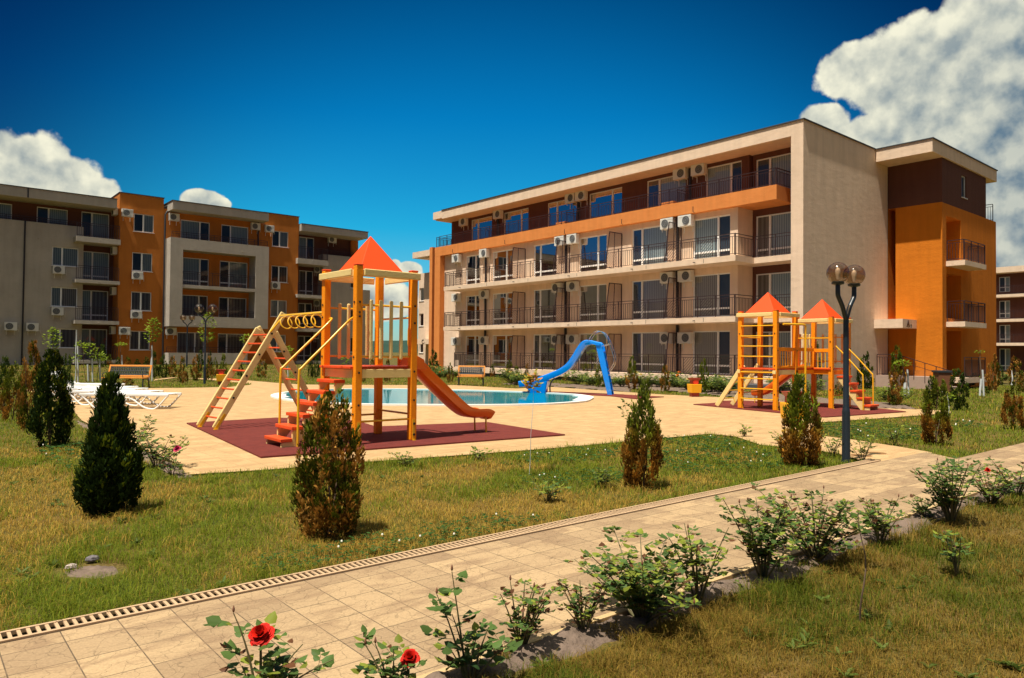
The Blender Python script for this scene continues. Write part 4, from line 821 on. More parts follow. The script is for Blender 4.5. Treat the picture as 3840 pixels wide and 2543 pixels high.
for (a, c) in (((xb+.06, ya+.12, 2.2), (xb+.06, yb, 2.2)), ((xa+.12, ya+.06, .42), (xb, ya+.06, .42)), ((xa+.12, yb+.06, .42), (xb, yb+.06, .42)), ((xb+.06, ya+.12, .5), (xb+.06, yb, .5))):
    b = MB(); b.tube([a, c], .018, 8); b.build('rail', M_yel, T1, smooth=True)
for yy, sg in ((ya+.125, 1), (yb, -1)):
    b = MB(); b.tube([(xb+.06, yy, 1.62), (xb+.06, yy+sg*.05, 1.66), (xb+.06, yy+sg*.075, 1.75), (xb+.06, yy+sg*.075, 1.98), (xb+.06, yy+sg*.05, 2.07), (xb+.06, yy, 2.11)], .016, 8); b.build('grab_handle', M_yel, T1, smooth=True)
def slide(T, prof, y0, y1, ax='x', m=P_red, wall_h=.13, name='slide', legs=True, X=0):
    """prof [(u,z)] along axis; channel between y0,y1"""
    pr = [np.array(p, float) for p in prof]; n = len(pr); b = MB(); t = .02
    P = (lambda u, v, z: (u, v, z)) if ax == 'x' else (lambda u, v, z: (v, u, z))
    sec = []
    for i, p in enumerate(pr):
        d = pr[min(i+1, n-1)]-pr[max(i-1, 0)]; d /= np.linalg.norm(d); nn = np.array([-d[1], d[0]])
        if nn[1] < 0: nn = -nn
        wh = wall_h*(1.0 if i > 1 else 1.15); m_ = (y1-y0)
        S_ = [(y0-.03, wh-.05), (y0-.03, wh), (y0+.005, wh), (y0+.03, .03), (y0+.09, 0), (y1-.09, 0), (y1-.03, .03), (y1-.005, wh), (y1+.03, wh), (y1+.03, wh-.05), (y1+.0, -.02), (y1-.1, -.05), (y0+.1, -.05), (y0+.0, -.02)]
        sec.append([P(p[0]+nn[0]*h, v, p[1]+nn[1]*h) for v, h in S_])
    k = len(sec[0])
    for s_ in sec: b.v += s_
    for i in range(n-1):
        for j in range(k): b.f.append((i*k+j, i*k+(j+1) % k, (i+1)*k+(j+1) % k, (i+1)*k+j))
    b.f.append(tuple(range(k))); b.f.append(tuple((n-1)*k+j for j in range(k))[::-1])
    return b.build(name, m, T, smooth=True)
def sm(pts, k=5):
    o = []; n = len(pts)
    for i in range(n-1):
        a, b, c, d = [np.array(pts[max(0, min(n-1, i+j))], float) for j in (-1, 0, 1, 2)]
        for t in np.arange(k)/k: o.append(tuple(.5*((2*b)+(c-a)*t+(2*a-5*b+4*c-d)*t*t+(3*b-a-3*c+d)*t**3)))
    o.append(tuple(pts[-1])); return o
sl = slide(T1, sm([(6.98, 1.34), (7.16, 1.30), (7.32, 1.16), (7.7, .85), (8.05, .57), (8.25, .44), (8.45, .385), (8.72, .375), (8.82, .33)]), 11.03, 11.45)
for yy in (11.06, 11.42):
    b = MB(); b.tube([(8.70, yy, .33), (8.71, yy, .05)], .017, 8); b.build('slide_leg', M_yel, sl, smooth=True)
b = MB(); b.tube([(8.70, 11.06, .33), (8.70, 11.42, .33)], .014, 8); b.build('slide_leg', M_yel, sl)
for yy in (10.985, 11.46):   # flared hood cheeks
    b = MB(); b.prism([(6.96, yy, 1.30), (7.28, yy, 1.28), (7.22, yy, 1.46), (7.05, yy, 1.54), (6.96, yy, 1.5)], (0, .03, 0)); b.build('slide_hood', P_red, sl, bevel=.01)
def stairs(T, ax, u0, u1, v0, v1, z1, n, flip=1, zb=.05, tw=.2):
    """rises from u0 to u1 (along ax), width v0..v1"""
    P = (lambda u, v, z: (u, v, z)) if ax == 'x' else (lambda u, v, z: (v, u, z))
    sg = 1 if u1 > u0 else -1; du = (u1-u0)/n; dz = z1/(n+1)
    for v in (v0, v1-.045):
        pts = []
        top = []
        for i in range(n):
            ua = u0+du*i; zt = dz*(i+1)-.058
            top += [(ua, zt-dz+.05 if i else zb), (ua, zt-.03), (ua+sg*.03, zt), (ua+du-sg*.0, zt)]
        low = [(u1, z1-.25), (u0+du*1.35, zb+.0)]
        b = MB(); poly = [P(a, v, z) for a, z in top]+[P(a, v, z) for a, z in low]
        b.prism(poly, Vector(P(0, .045, 0))); o = b.build('stringer', W_cream, T)
    for i in range(n):
        ua = u0+du*i-sg*.025; ub = ua+sg*tw; z = dz*(i+1); a_, b_2 = min(ua, ub), max(ua, ub)
        m = MB()
        if ax == 'x': m.box(a_, b_2, v0-.02, v1+.02, z-.055, z)
        else: m.box(v0-.02, v1+.02, a_, b_2, z-.055, z)
        m.build('tread', W_red, T, bevel=.008)
stairs(T1, 'x', 4.68, 5.78, 11.22, 11.86, 1.30, 6)
for yy, px_ in ((11.17, 10.94), (11.91, 12.02)):
    b = MB(); b.tube(sm([(4.93, yy, .05), (4.93, yy, .7), (4.94, yy, 1.24), (4.99, yy, 1.33), (5.4, yy, 1.72), (5.84, yy, 2.14), (5.86, px_, 2.17)], 4), .021, 10); b.build('handrail', M_yel, T1, smooth=True)
b = MB(); b.box(4.74, 4.80, 11.84, 11.87, .05, .12); b.build('foot_bracket', M_yel, T1)
# ladder frame with rings
def plank(T, a, c, wd, th, name='ladder_side', m=None):
    b = MB(); b.beam(a, c, th, wd, (0, 1, 0)); return b.build(name, m or W_cream, T, bevel=.018)
LA = (4.72, 0.08); LB = (6.05, 2.36)
plank(T1, (4.72, 14.55, .06), (6.08, 14.55, 2.38), .135, .045); plank(T1, (4.62, 15.2, .06), (5.80, 15.2, 2.06), .135, .045)
plank(T1, (7.0, 14.62, .06), (5.92, 14.62, 1.98), .135, .045); plank(T1, (6.95, 15.26, .06), (5.80, 15.26, 2.1), .135, .045)
for i in range(10):
    t = .10+.84*i/9; b = MB(); b.tube([(4.70+1.12*t, 14.57, .06+1.98*t), (4.64+1.12*t, 15.19, .06+1.98*t)], .017, 8); b.build('rung', W_red, T1, smooth=True)
for i in range(8):
    t = .12+.80*i/7; b = MB(); b.tube([(7.0-1.10*t, 14.63, .06+1.98*t), (6.95-1.10*t, 15.25, .06+1.98*t)], .017, 8); b.build('rung', W_red, T1, smooth=True)
bolts(T1, [(4.74+1.2*t, 14.527, .1+2.05*t) for t in (.06, .27, .48, .69, .90)]+[(6.93-1.02*t, 14.597, .18+1.75*t) for t in (.3, .55, .8)], 'y', .022)
for (x, y) in ((4.78, 14.51), (4.68, 15.16)):
    b = MB(); b.beam((x-.06, y, .05), (x+.12, y, .34), .012, .05, (0, 1, 0)); b.box(x-.1, x-.02, y-.05, y+.02, .05, .06); b.build('foot_bracket', M_yel, T1)
b = MB(); b.tube([(5.98, 14.5, 2.29), (5.93, 14.3, 2.30), (5.87, 12.1, 2.29)], .034, 8); mbk = b.build('monkey_bar', M_yel, T1, smooth=True)
b = MB(); b.tube([(5.78, 14.5, 1.98), (5.98, 14.46, 2.24)], .022, 8); b.build('foot_bracket', M_yel, T1)
for yy in (14.0, 13.63, 13.27, 12.92, 12.58):
    b = MB(); b.tube([(5.9+.118*math.sin(2*math.pi*k/24), yy+.05*math.cos(2*math.pi*k/24), 2.155+.118*math.cos(2*math.pi*k/24)) for k in range(25)], .013, 8); b.build('ring', M_yel, T1, smooth=True)
fix(T1)
# ---------------- twin tower set
T2 = empty('play_tower', (20.2, 11, 0)); tag(T2, 'twin orange play towers with red roofs and rung ladder behind the lamp post', 'play tower')
A0, A1, B0, B1 = 18.58, 19.62, 10.6, 11.7
for x, y, k in ((A0, B0, 1), (A0, B1, 1), (A1, B0, 0), (A1, B1, 0)): post(T2, x, y, 2.83, bx=(.5, 1.3, 2.2) if x == A0 else (), by=(.6, 1.2, 1.72, 2.5) if y == B0 else (), brack=bool(k))
roofbeams(T2, A0, A1, B0, B1, 2.68, 2.79); roof(T2, 18.72, 19.62, 10.75, 11.68, 2.80, 3.42); deck(T2, A0-.03, A1+.15, B0+.04, B1+.06, 1.22)
C0, C1, D0, D1 = 20.68, 21.74, 10.05, 11.12
for x, y, k in ((C0, D0, 1), (C0, D1, 0), (C1, D0, 0), (C1, D1, 0)): post(T2, x, y, 2.71, bx=(.6, 1.25, 2.0) if x == C0 else (), by=(.6, 1.2, 1.8) if y == D0 else (), brack=bool(k))
roofbeams(T2, C0, C1, D0, D1, 2.57, 2.68); roof(T2, 20.82, 21.72, 10.2, 11.1, 2.69, 3.30); deck(T2, C0-.03, C1+.15, D0+.04, D1+.06, 1.22)
b = MB(); b.box(A1+.13, C0-.03, 10.66, 11.2, 1.18, 1.215); b.build('bridge_deck', W_red, T2, bevel=.005)
b = MB(); b.box(A1+.02, C0+.1, 10.60, 10.645, 1.05, 1.17); b.build('deck_beam', W_or, T2, bevel=.005)
for (x0, x1, y0, y1) in ((A0+.13, A1-.01, B0+.02, B0+.07), (A0+.13, A1-.01, B1+.05, B1+.1)):
    b = MB(); b.box(x0, x1, y0, y1, 1.04, 1.175); b.build('deck_beam', W_cream, T2, bevel=.005)
for (x0, x1, y0, y1) in ((C0+.13, C1-.01, D0+.02, D0+.07), (C0+.02, C0+.07, D0+.13, D1-.01), (C0+.13, C1-.01, D1+.05, D1+.1)):
    b = MB(); b.box(x0, x1, y0, y1, 1.04, 1.17); b.build('deck_beam', W_or, T2, bevel=.005)
for yy in (B0+.01, B1+.03):
    b = MB(); b.box(A0-.045, A0-.002, yy, yy+.1, 1.06, 1.16); b.build('deck_beam', W_cream, T2, bevel=.01)
b = MB(); b.box(A0+.03, A0+.07, B0+.13, B1-.005, 1.08, 1.15); b.build('deck_beam', W_cream, T2)
for z in (.34, .63, .92, 1.1, 1.55, 1.84, 2.13, 2.42):
    b = MB(); b.tube([(A0-.01, B0+.1, z), (A0-.01, B1+.02, z)], .017, 8); b.build('rung', M_yel, T2, smooth=True)
def balus(T, p0, p1, z0, z1, n):
    p0 = Vector(p0); p1 = Vector(p1)
    b = MB(); b.beam((p0.x, p0.y, z1), (p1.x, p1.y, z1), .045, .1, None); b.build('guard_rail', W_or, T, bevel=.006)
    b = MB(); b.beam((p0.x, p0.y, z0), (p1.x, p1.y, z0), .045, .06, None); b.build('guard_rail', W_or, T, bevel=.006)
    for i in range(n):
        q = p0+(p1-p0)*((i+1)/(n+1)); b = MB(); b.tube([(q.x, q.y, z0), (q.x, q.y, z1)], .014, 6); b.build('baluster', M_yel, T, smooth=True)
balus(T2, (A0+.13, B0+.04, 0), (A1, B0+.04, 0), 1.25, 1.76, 6); balus(T2, (A1+.12, 10.62, 0), (C0, 10.62, 0), 1.25, 1.76, 5); balus(T2, (A1+.12, 11.25, 0), (C0, 11.25, 0), 1.25, 1.76, 5)
balus(T2, (C0+.05, D0+.12, 0), (C0+.05, 10.62, 0), 1.2, 1.74, 3)
palings(T2, 'y', D1+.12, (21.0, 21.2, 21.4, 21.58), 1.35, 2.25, C0+.1, C1, zr=(1.42, 2.15))
for c in ((C1+.08, D0+.1), ):
    for yy in (10.3, 10.5, 10.7, 10.9): b = MB(); b.box(C1+.05, C1+.11, yy-.03, yy+.03, 1.35, 2.25); b.build('paling', W_cream, T2, bevel=.018)
    for z in (1.42, 2.15): b = MB(); b.tube([(C1+.06, D0+.1, z), (C1+.06, D1, z)], .018, 8); b.build('rail', M_yel, T2, smooth=True)
for (a, c) in (((A0+.1, B1+.06, 2.1), (A1, B1+.06, 2.1)), ((C0+.1, D0+.06, .42), (C1, D0+.06, .42)), ((C0+.1, D1+.06, .42), (C1, D1+.06, .42)), ((A0+.1, B1+.06, .5), (A1, B1+.06, .5)), ((C0+.06, D0+.1, 2.1), (C0+.06, D1, 2.1))):
    b = MB(); b.tube([a, c], .017, 8); b.build('rail', M_yel, T2, smooth=True)
b = MB(); b.tube(sm([(18.75, 10.5, 2.46), (19.2, 10.38, 2.46), (19.52, 10.31, 2.46), (19.6, 10.30, 2.40), (19.6, 10.30, 2.2), (19.6, 10.3, .05)], 4), .03, 10); b.build('fire_pole', M_yel, T2, smooth=True)
stairs(T2, 'y', 9.12, 10.08, 20.98, 21.52, 1.2, 5)
for xx in (20.93, 21.57):
    b = MB(); b.tube(sm([(xx, 9.28, .05), (xx, 9.28, .6), (xx, 9.29, 1.02), (xx, 9.34, 1.1), (xx, 9.7, 1.5), (xx, 10.08, 1.88)], 4), .02, 8); b.build('handrail', M_yel, T2, smooth=True)
for xx in (18.72, 19.52):
    b = MB(); b.beam((xx, 12.62, .05), (xx, 11.72, 1.3), .05, .15, (1, 0, 0)); b.build('ladder_side', W_cream, T2, bevel=.02)
for i in range(4):
    t = .15+.2*i; y = 12.62-.9*t; z = .05+1.25*t
    b = MB(); b.tube([(18.75, y, z+.04), (19.4, y, z+.04), (19.4, y-.06, z-.1)], .014, 6); b.build('rung', M_yel, T2, smooth=True)
s2 = slide(T2, sm([(11.26, 1.2), (11.42, 1.17), (11.6, 1.02), (12.0, .72), (12.35, .46), (12.55, .36), (12.75, .32), (12.92, .31)]), 21.1, 21.5, ax='y')
b = MB(); b.tube([(21.15, 12.82, .3), (21.15, 12.83, .05)], .015, 6); b.tube([(21.45, 12.82, .3), (21.45, 12.83, .05)], .015, 6); b.build('slide_leg', M_yel, s2)
fix(T2)
# ---------------- pool slide
PS = empty('pool_slide', (20.0, 19.3, 0)); tag(PS, 'bright blue curved pool slide with steel handrails beside the water', 'pool slide')
po = np.array([20.55, 18.45]); pd = np.array([-.55, .835]); pn = np.array([.835, .55])
def S(u, v, z): q = po+pd*u+pn*v; return (q[0], q[1], z)
prof = sm([(.42, 1.95), (.56, 1.985), (.8, 1.98), (.98, 1.93), (1.15, 1.73), (1.35, 1.40), (1.6, 1.07), (1.9, .85), (2.3, .67), (2.7, .52), (3.0, .43), (3.3, .36), (3.58, .32)], 5)
b = MB(); secs = []
for i, (u, z) in enumerate(prof):
    a = np.array(prof[max(i-1, 0)]); c = np.array(prof[min(i+1, len(prof)-1)]); d = (c-a)/np.linalg.norm(c-a); nn = np.array([-d[1], d[0]]); nn = nn if nn[1] > 0 else -nn
    wh = .17 if u > 1.0 else .05+.12*max(0, (u-.6)/.4); hw = .26
    SS = [(-hw-.02, wh-.12), (-hw-.02, wh-.02), (-hw+.02, wh), (-hw+.06, wh-.03), (-hw+.09, .04), (-.1, -.02), (.1, -.02), (hw-.09, .04), (hw-.06, wh-.03), (hw-.02, wh), (hw+.02, wh-.02), (hw+.02, wh-.12), (hw-.02, -.06), (-hw+.02, -.06)]
    secs.append([S(u+nn[0]*h, v, z+nn[1]*h) for v, h in SS])
k = len(secs[0])
for s_ in secs: b.v += s_
for i in range(len(secs)-1):
    for j in range(k): b.f.append((i*k+j, i*k+(j+1) % k, (i+1)*k+(j+1) % k, (i+1)*k+j))
b.f.append(tuple(range(k))); b.f.append(tuple((len(secs)-1)*k+j for j in range(k))[::-1]); b.build('chute', P_blue, PS, smooth=True)
b = MB(); b.hexa([S(2.55, -.19, 0), S(3.15, -.19, 0), S(3.15, .19, 0), S(2.55, .19, 0), S(2.45, -.25, .55), S(3.35, -.25, .36), S(3.35, .25, .36), S(2.45, .25, .55)]); b.build('pedestal', P_blue, PS, bevel=.04)
for v in (-.24, .2):
    b = MB(); b.prism([S(.12, v, 0), S(-.06, v, 0), S(.34, v, 1.93), S(.44, v, 2.0), S(.62, v, 1.99), S(.58, v, 1.86)], Vector(S(0, .045, 0))-Vector(S(0, 0, 0))); b.build('ladder_side', P_blue, PS, bevel=.012)
for i in range(6):
    t = (i+.7)/6.6; b = MB(); u = .02+.38*t; z = 1.93*t
    b.hexa([S(u-.07, -.21, z-.02), S(u+.07, -.21, z-.02), S(u+.07, .21, z-.02), S(u-.07, .21, z-.02), S(u-.07, -.21, z+.012), S(u+.07, -.21, z+.012), S(u+.07, .21, z+.012), S(u-.07, .21, z+.012)]); b.build('tread', P_blue, PS)
for v in (-.26, .26):
    b = MB(); b.tube(sm([S(.87, v, 2.02), S(.80, v, 2.2), S(.66, v, 2.38), S(.5, v, 2.44), S(.3, v, 2.36), S(.12, v, 2.1), S(-.02, v, 1.75), S(-.11, v, 1.4), S(-.06, v, 1.15), S(.1, v, .93)], 4), .016, 8); b.build('handrail', M_steel, PS, smooth=True)
    b = MB(); b.tube([S(.06, v, 1.97), S(.36, v, 1.86)], .014, 6); b.build('handrail_strut', M_steel, PS, smooth=True)
b = MB(); b.tube(sm([S(2.39, 0, .05), S(2.40, 0, .3), S(2.34, 0, .48), S(2.22, 0, .62)], 4), .028, 8); b.build('support_leg', M_black, PS, smooth=True)
fix(PS)
# ---------------- benches
def bench(loc, rz, w, label):
    T = empty('park_bench', (0, 0, 0)); tag(T, label, 'bench', 'wood and cast iron park benches')
    h = w/2   # faces -y local
    for x in (-h+.05, h-.09):
        b = MB()
        b.beam((x+.02, -.24, 0), (x+.02, -.2, .43), .035, .05, (1, 0, 0)); b.beam((x+.02, .28, 0), (x+.02, .18, .42), .035, .05, (1, 0, 0)); b.beam((x+.02, -.24, .40), (x+.02, .2, .38), .035, .04, (1, 0, 0))
        b.beam((x+.02, .17, .4), (x+.02, .36, .92), .03, .04, (1, 0, 0)); b.tube(sm([(x+.02, .25, .62), (x+.02, .1, .66), (x+.02, -.15, .64), (x+.02, -.26, .58), (x+.02, -.22, .45)], 3), .018, 6)
        b.tube([(x+.02, -.12+.08*math.cos(t), .2+.12*math.sin(t)) for t in np.arange(0, 6.4, .4)], .010, 5); b.build('leg', M_black, T)
    for i in range(4): b = MB(); y = -.24+i*.115; b.box(-h, h, y, y+.09, .42, .45); b.build('seat_slat', W_bench, T, bevel=.005)
    def bp(x, t): return (x, .19+.16*t, .50+.42*t)
    for (x0, t0, x1, t1) in ((-h, 0, h, .0), (-h, 1, h, 1), (-h+.035, .05, -h+.035, .95), (h-.035, .05, h-.035, .95)):
        b = MB(); b.beam(bp(x0, t0), bp(x1, t1), .03, .07, (0, 1, -.38)); b.build('backrest_frame', W_bench, T, bevel=.005)
    b = MB()
    rg = random.Random(4)
    nx = int(w/.11)
    for i in range(nx):
        for j in range(2):
            cx_ = -h+.11+i*(w-.2)/nx; t = .28+.42*j; pts = []
            for a in range(9): q = a/8*2*math.pi; pts.append(bp(cx_+.05*math.cos(q), t+.19*math.sin(q)))
            b.tube(pts, .013, 4)
            b.tube([bp(cx_-.05, t-.2), bp(cx_+.055, t+.2)], .012, 4); b.tube([bp(cx_+.05, t-.2), bp(cx_-.055, t+.2)], .012, 4)
    for t in (.5, .15, .85): b.tube([bp(-h+.06, t), bp(h-.06, t)], .012, 4)
    b.build('iron_scrollwork', M_black, T)
    T.location = loc; T.rotation_euler = (0, 0, rz); return T
g0 = G(*cc('cb', 1050, 975)); bench(g0, R_(-42), 1.3, 'orange slatted bench with black iron back beside the right building lawn')
g0 = G(*cc('c9', 1850, 1085)); bench((g0.x, g0.y, 0), R_(-42), 1.78, 'orange slatted bench with black iron back behind the white loungers')
# ---------------- loungers
def lounger(label, raised=False):
    T = empty('sun_lounger', (0, 0, 0)); tag(T, label, 'sun lounger', 'white plastic sun loungers beside the pool')
    L = 2.1; hw = .33; zt = .36
    for s in (-1, 1):
        v = s*hw; b = MB(); b.beam((0, v, zt), (L, v, zt), .045, .06, (0, 1, 0)); b.build('side_rail', M_white, T, bevel=.01)
        b = MB(); b.tube(sm([(L-.02, v, zt-.02), (L-.28, v, .03), (L-.45, v, .0), (L-.62, v, .06), (L-.85, v, .24), (L-1.05, v, .30), (L-1.25, v, .26), (L-1.38, v, .12)], 5), .024, 8); b.build('leg', M_white, T, smooth=True)
        b = MB(); b.tube(sm([(.05, v, zt-.03), (.3, v, .06), (.42, v, 0), (.6, v, .02), (.72, v, .14), (.86, v, .28), (1.0, v, zt-.02)], 5), .024, 8); b.build('leg', M_white, T, smooth=True)
    x0 = .62
    b = MB(); n = 17
    for i in range(n):
        x = x0+.02+i*(L-x0-.1)/n; b.box(x, x+.062, -hw+.02, hw-.02, zt-.005, zt+.018)
    b.build('seat_slats', M_white, T, bevel=.004)
    b = MB(); n = 8; a = R_(42) if raised else 0
    for i in range(n):
        u0_ = .02+i*.078; u1_ = u0_+.062
        p = lambda u, v, w_: (x0-u*math.cos(a)-w_*math.sin(a)*-1*0, v, zt+u*math.sin(a)+w_)
        b.hexa([p(u0_, -hw+.02, 0), p(u1_, -hw+.02, 0), p(u1_, hw-.02, 0), p(u0_, hw-.02, 0), p(u0_, -hw+.02, .02), p(u1_, -hw+.02, .02), p(u1_, hw-.02, .02), p(u0_, hw-.02, .02)])
    for s in (-1, 1): b.beam((x0, s*(hw-.03), zt+.004), (x0-.66*math.cos(a), s*(hw-.03), zt+.004+.66*math.sin(a)), .03, .045, (0, 1, 0))
    b.build('backrest', M_white, T)
    b = MB()
    for s in (-1, 1): b.tube([(x0+.05, s*(hw+.03), zt-.02), (x0+.05, s*(hw+.04), zt+.02), (x0-.02, s*(hw+.04), zt+.02)], .025, 6)
    b.build('hinge_knob', M_white, T)
    return T
ang = math.atan2(20.8-22.5, 5.67-3.68)
lab = ['flat white plastic lounger nearest the camera with curved legs in full view', 'flat white plastic lounger directly behind the nearest lounger', 'flat white plastic lounger third from the front of the row', 'flat white plastic lounger fourth from the front of the row', 'white plastic lounger with raised backrest at the back of the row']
for i, (ex, ey) in enumerate(((5.68, 20.75), (5.62, 22.3), (5.6, 23.9), (5.62, 25.2), (5.7, 27.4))):
    T = lounger(lab[i], raised=(i == 4)); sc = 1.12
    T.location = (ex-math.cos(ang)*2.1*sc, ey-math.sin(ang)*2.1*sc, .03); T.rotation_euler = (0, 0, ang); T.scale = (sc, sc, 1)
# ---------------- lamps
def smoke():
    m = bpy.data.materials.new('smoked_globe'); m.use_nodes = True; t = m.node_tree; o = t.nodes['Material Output']; t.nodes.remove(t.nodes['Principled BSDF'])
    tr = t.nodes.new('ShaderNodeBsdfTransparent'); tr.inputs[0].default_value = (.70, .56, .43, 1)
    gl = t.nodes.new('ShaderNodeBsdfGlossy'); gl.inputs['Roughness'].default_value = .06; fr0 = t.nodes.new('ShaderNodeLayerWeight'); fr0.inputs[0].default_value = .25; fr = t.nodes.new('ShaderNodeMath'); fr.operation = 'MULTIPLY_ADD'; fr.inputs[1].default_value = .35; fr.inputs[2].default_value = .05; t.links.new(fr0.outputs['Facing'], fr.inputs[0])
    mx = t.nodes.new('ShaderNodeMixShader'); t.links.new(fr.outputs[0], mx.inputs[0]); t.links.new(tr.outputs[0], mx.inputs[1]); t.links.new(gl.outputs[0], mx.inputs[2]); t.links.new(mx.outputs[0], o.inputs[0]); return m
M_smoke = smoke()
def lamp(loc, H, az_, label, sc=1.0):
    T = empty('street_lamp', (0, 0, 0)); tag(T, label, 'lamp post', 'black twin globe lamp posts')
    r = .158*sc; dx, dy = math.cos(az_), math.sin(az_); zg = H-r; off = .235*sc
    b = MB(); b.lathe([(.075, 0), (.06, .05), (.058, .75), (.052, .80), (.043, .82), (.040, H-.80)], n=14); b.build('pole', M_black, T, smooth=True)
    for s in (-1, 1):
        b = MB(); b.tube(sm([(0, 0, H-.86), (dx*s*.10, dy*s*.10, H-.66), (dx*s*off*.9, dy*s*off*.9, H-.52), (dx*s*off, dy*s*off, H-.46), (dx*s*off, dy*s*off, zg-r+.0)], 4), .034, 10); b.build('arm', M_black, T, smooth=True)
        b = MB(); b.lathe([(.04, -.03), (.085, -.015), (.09, .012), (.07, .03)], c=(dx*s*off, dy*s*off, zg-r+.005), n=16); b.build('globe_collar', M_black, T, smooth=True)
        b = MB(); n = 14; b.lathe([(max(.001, r*math.sin(math.pi*k/n)), -r*math.cos(math.pi*k/n)) for k in range(n+1)], c=(dx*s*off, dy*s*off, zg), n=24); gb = b.build('globe', M_smoke, T, smooth=True)
        b = MB(); b.lathe([(.02, -.1), (.03, -.04), (.04, .02), (.03, .06), (.004, .08)], c=(dx*s*off, dy*s*off, zg), n=10); b.build('bulb', M_white, gb, smooth=True)
    T.location = loc; return T
lamp((10.82, 5.05, 0), 2.98, R_(-3), 'tall black twin globe lamp post standing in the near lawn at right')
g0 = G(*cc('ca', 1047, 1022)); lamp(g0, hat(g0, 767, 1140)*1.0, R_(-40), 'black twin globe lamp post before the square framed balcony bay', 1.35)
g0 = G(*cc('ca', 785, 760), z=.42); lamp((g0.x*.97, g0.y*.97, gz(g0.x*.97, g0.y*.97)), 3.6, R_(-40), 'farther black twin globe lamp post close to the terrace wall', 1.3)
# ---------------- litter bins
def binn(loc, rz, H, label):
    T = empty('litter_bin', (0, 0, 0)); tag(T, label, 'litter bin', 'red and yellow litter bins around the plaza'); 
    b = MB(); b.hexa([(-.15, -.12, 0), (.15, -.12, 0), (.15, .12, 0), (-.15, .12, 0), (-.13, -.11, H*.9), (.13, -.11, H*.9), (.13, .11, H*.9), (-.13, .11, H*.9)]); b.build('column', M_rub_red, T, bevel=.01)
    b = MB(); b.hexa([(-.19, -.18, H*.24), (.19, -.18, H*.24), (.19, .18, H*.24), (-.19, .18, H*.24), (-.21, -.2, H*.68), (.21, -.2, H*.68), (.21, .2, H*.68), (-.21, .2, H*.68)]); b.build('basket', M_binyel, T, bevel=.01)
    b = MB(); b.hexa([(-.14, -.12, H*.86), (.14, -.12, H*.86), (.14, .12, H*.86), (-.14, .12, H*.86), (-.21, -.16, H), (.21, -.16, H), (.21, .16, H), (-.21, .16, H)]); b.build('lid', M_rub_red, T, bevel=.01)
    b = MB(); b.lathe([(.10, 0), (.10, .02)], n=16); o = b.build('emblem_disc', mat('red_paint', (.7, .05, .02), .4), T); o.location = (0, -.112, H*.79); o.rotation_euler = (R_(90), 0, 0)
    T.location = loc; T.rotation_euler = (0, 0, rz); return T
M_rub_red = mat('dark_red_plastic', (.30, .03, .02), .4); M_binyel = mat('yellow_plastic', (.85, .42, .01), .4)
g0 = G(*cc('c8', 2115, 895)); binn(g0, R_(-30), hat(g0, *cc('c8', 2115, 703)), 'red and yellow litter bin in front of the rose bed left of the twin towers')
g0 = G(*cc('ca', 1290, 1035)); binn(g0, R_(-20), hat(g0, *cc('ca', 1290, 805)), 'red and yellow litter bin behind the ladder of the large play tower')
g0 = G(*cc('cg', 1800, 502)); binn(g0, R_(-35), hat(g0, *cc('cg', 1800, 170)), 'yellow litter bin half hidden behind the near thuja by the lamp post')
M_wb = mat('brown_wood_box', (.16, .06, .025), .6)
g0 = G(*cc('cd', 1140, 660), z=0); T = empty('litter_bin', (0, 0, 0)); tag(T, 'dark brown wooden waste bin near the entrance steps of the ochre wing', 'waste bin')
b = MB(); b.box(-.4, .4, -.3, .3, 0, .95); b.build('body', M_wb, T, bevel=.01); b = MB(); b.box(-.45, .45, -.35, .35, .955, 1.06); b.build('lid', M_dark, T, bevel=.01); T.scale = (.85, .85, .9); T.location = (36.4, 12.6, 0); T.rotation_euler = (0, 0, R_(40))
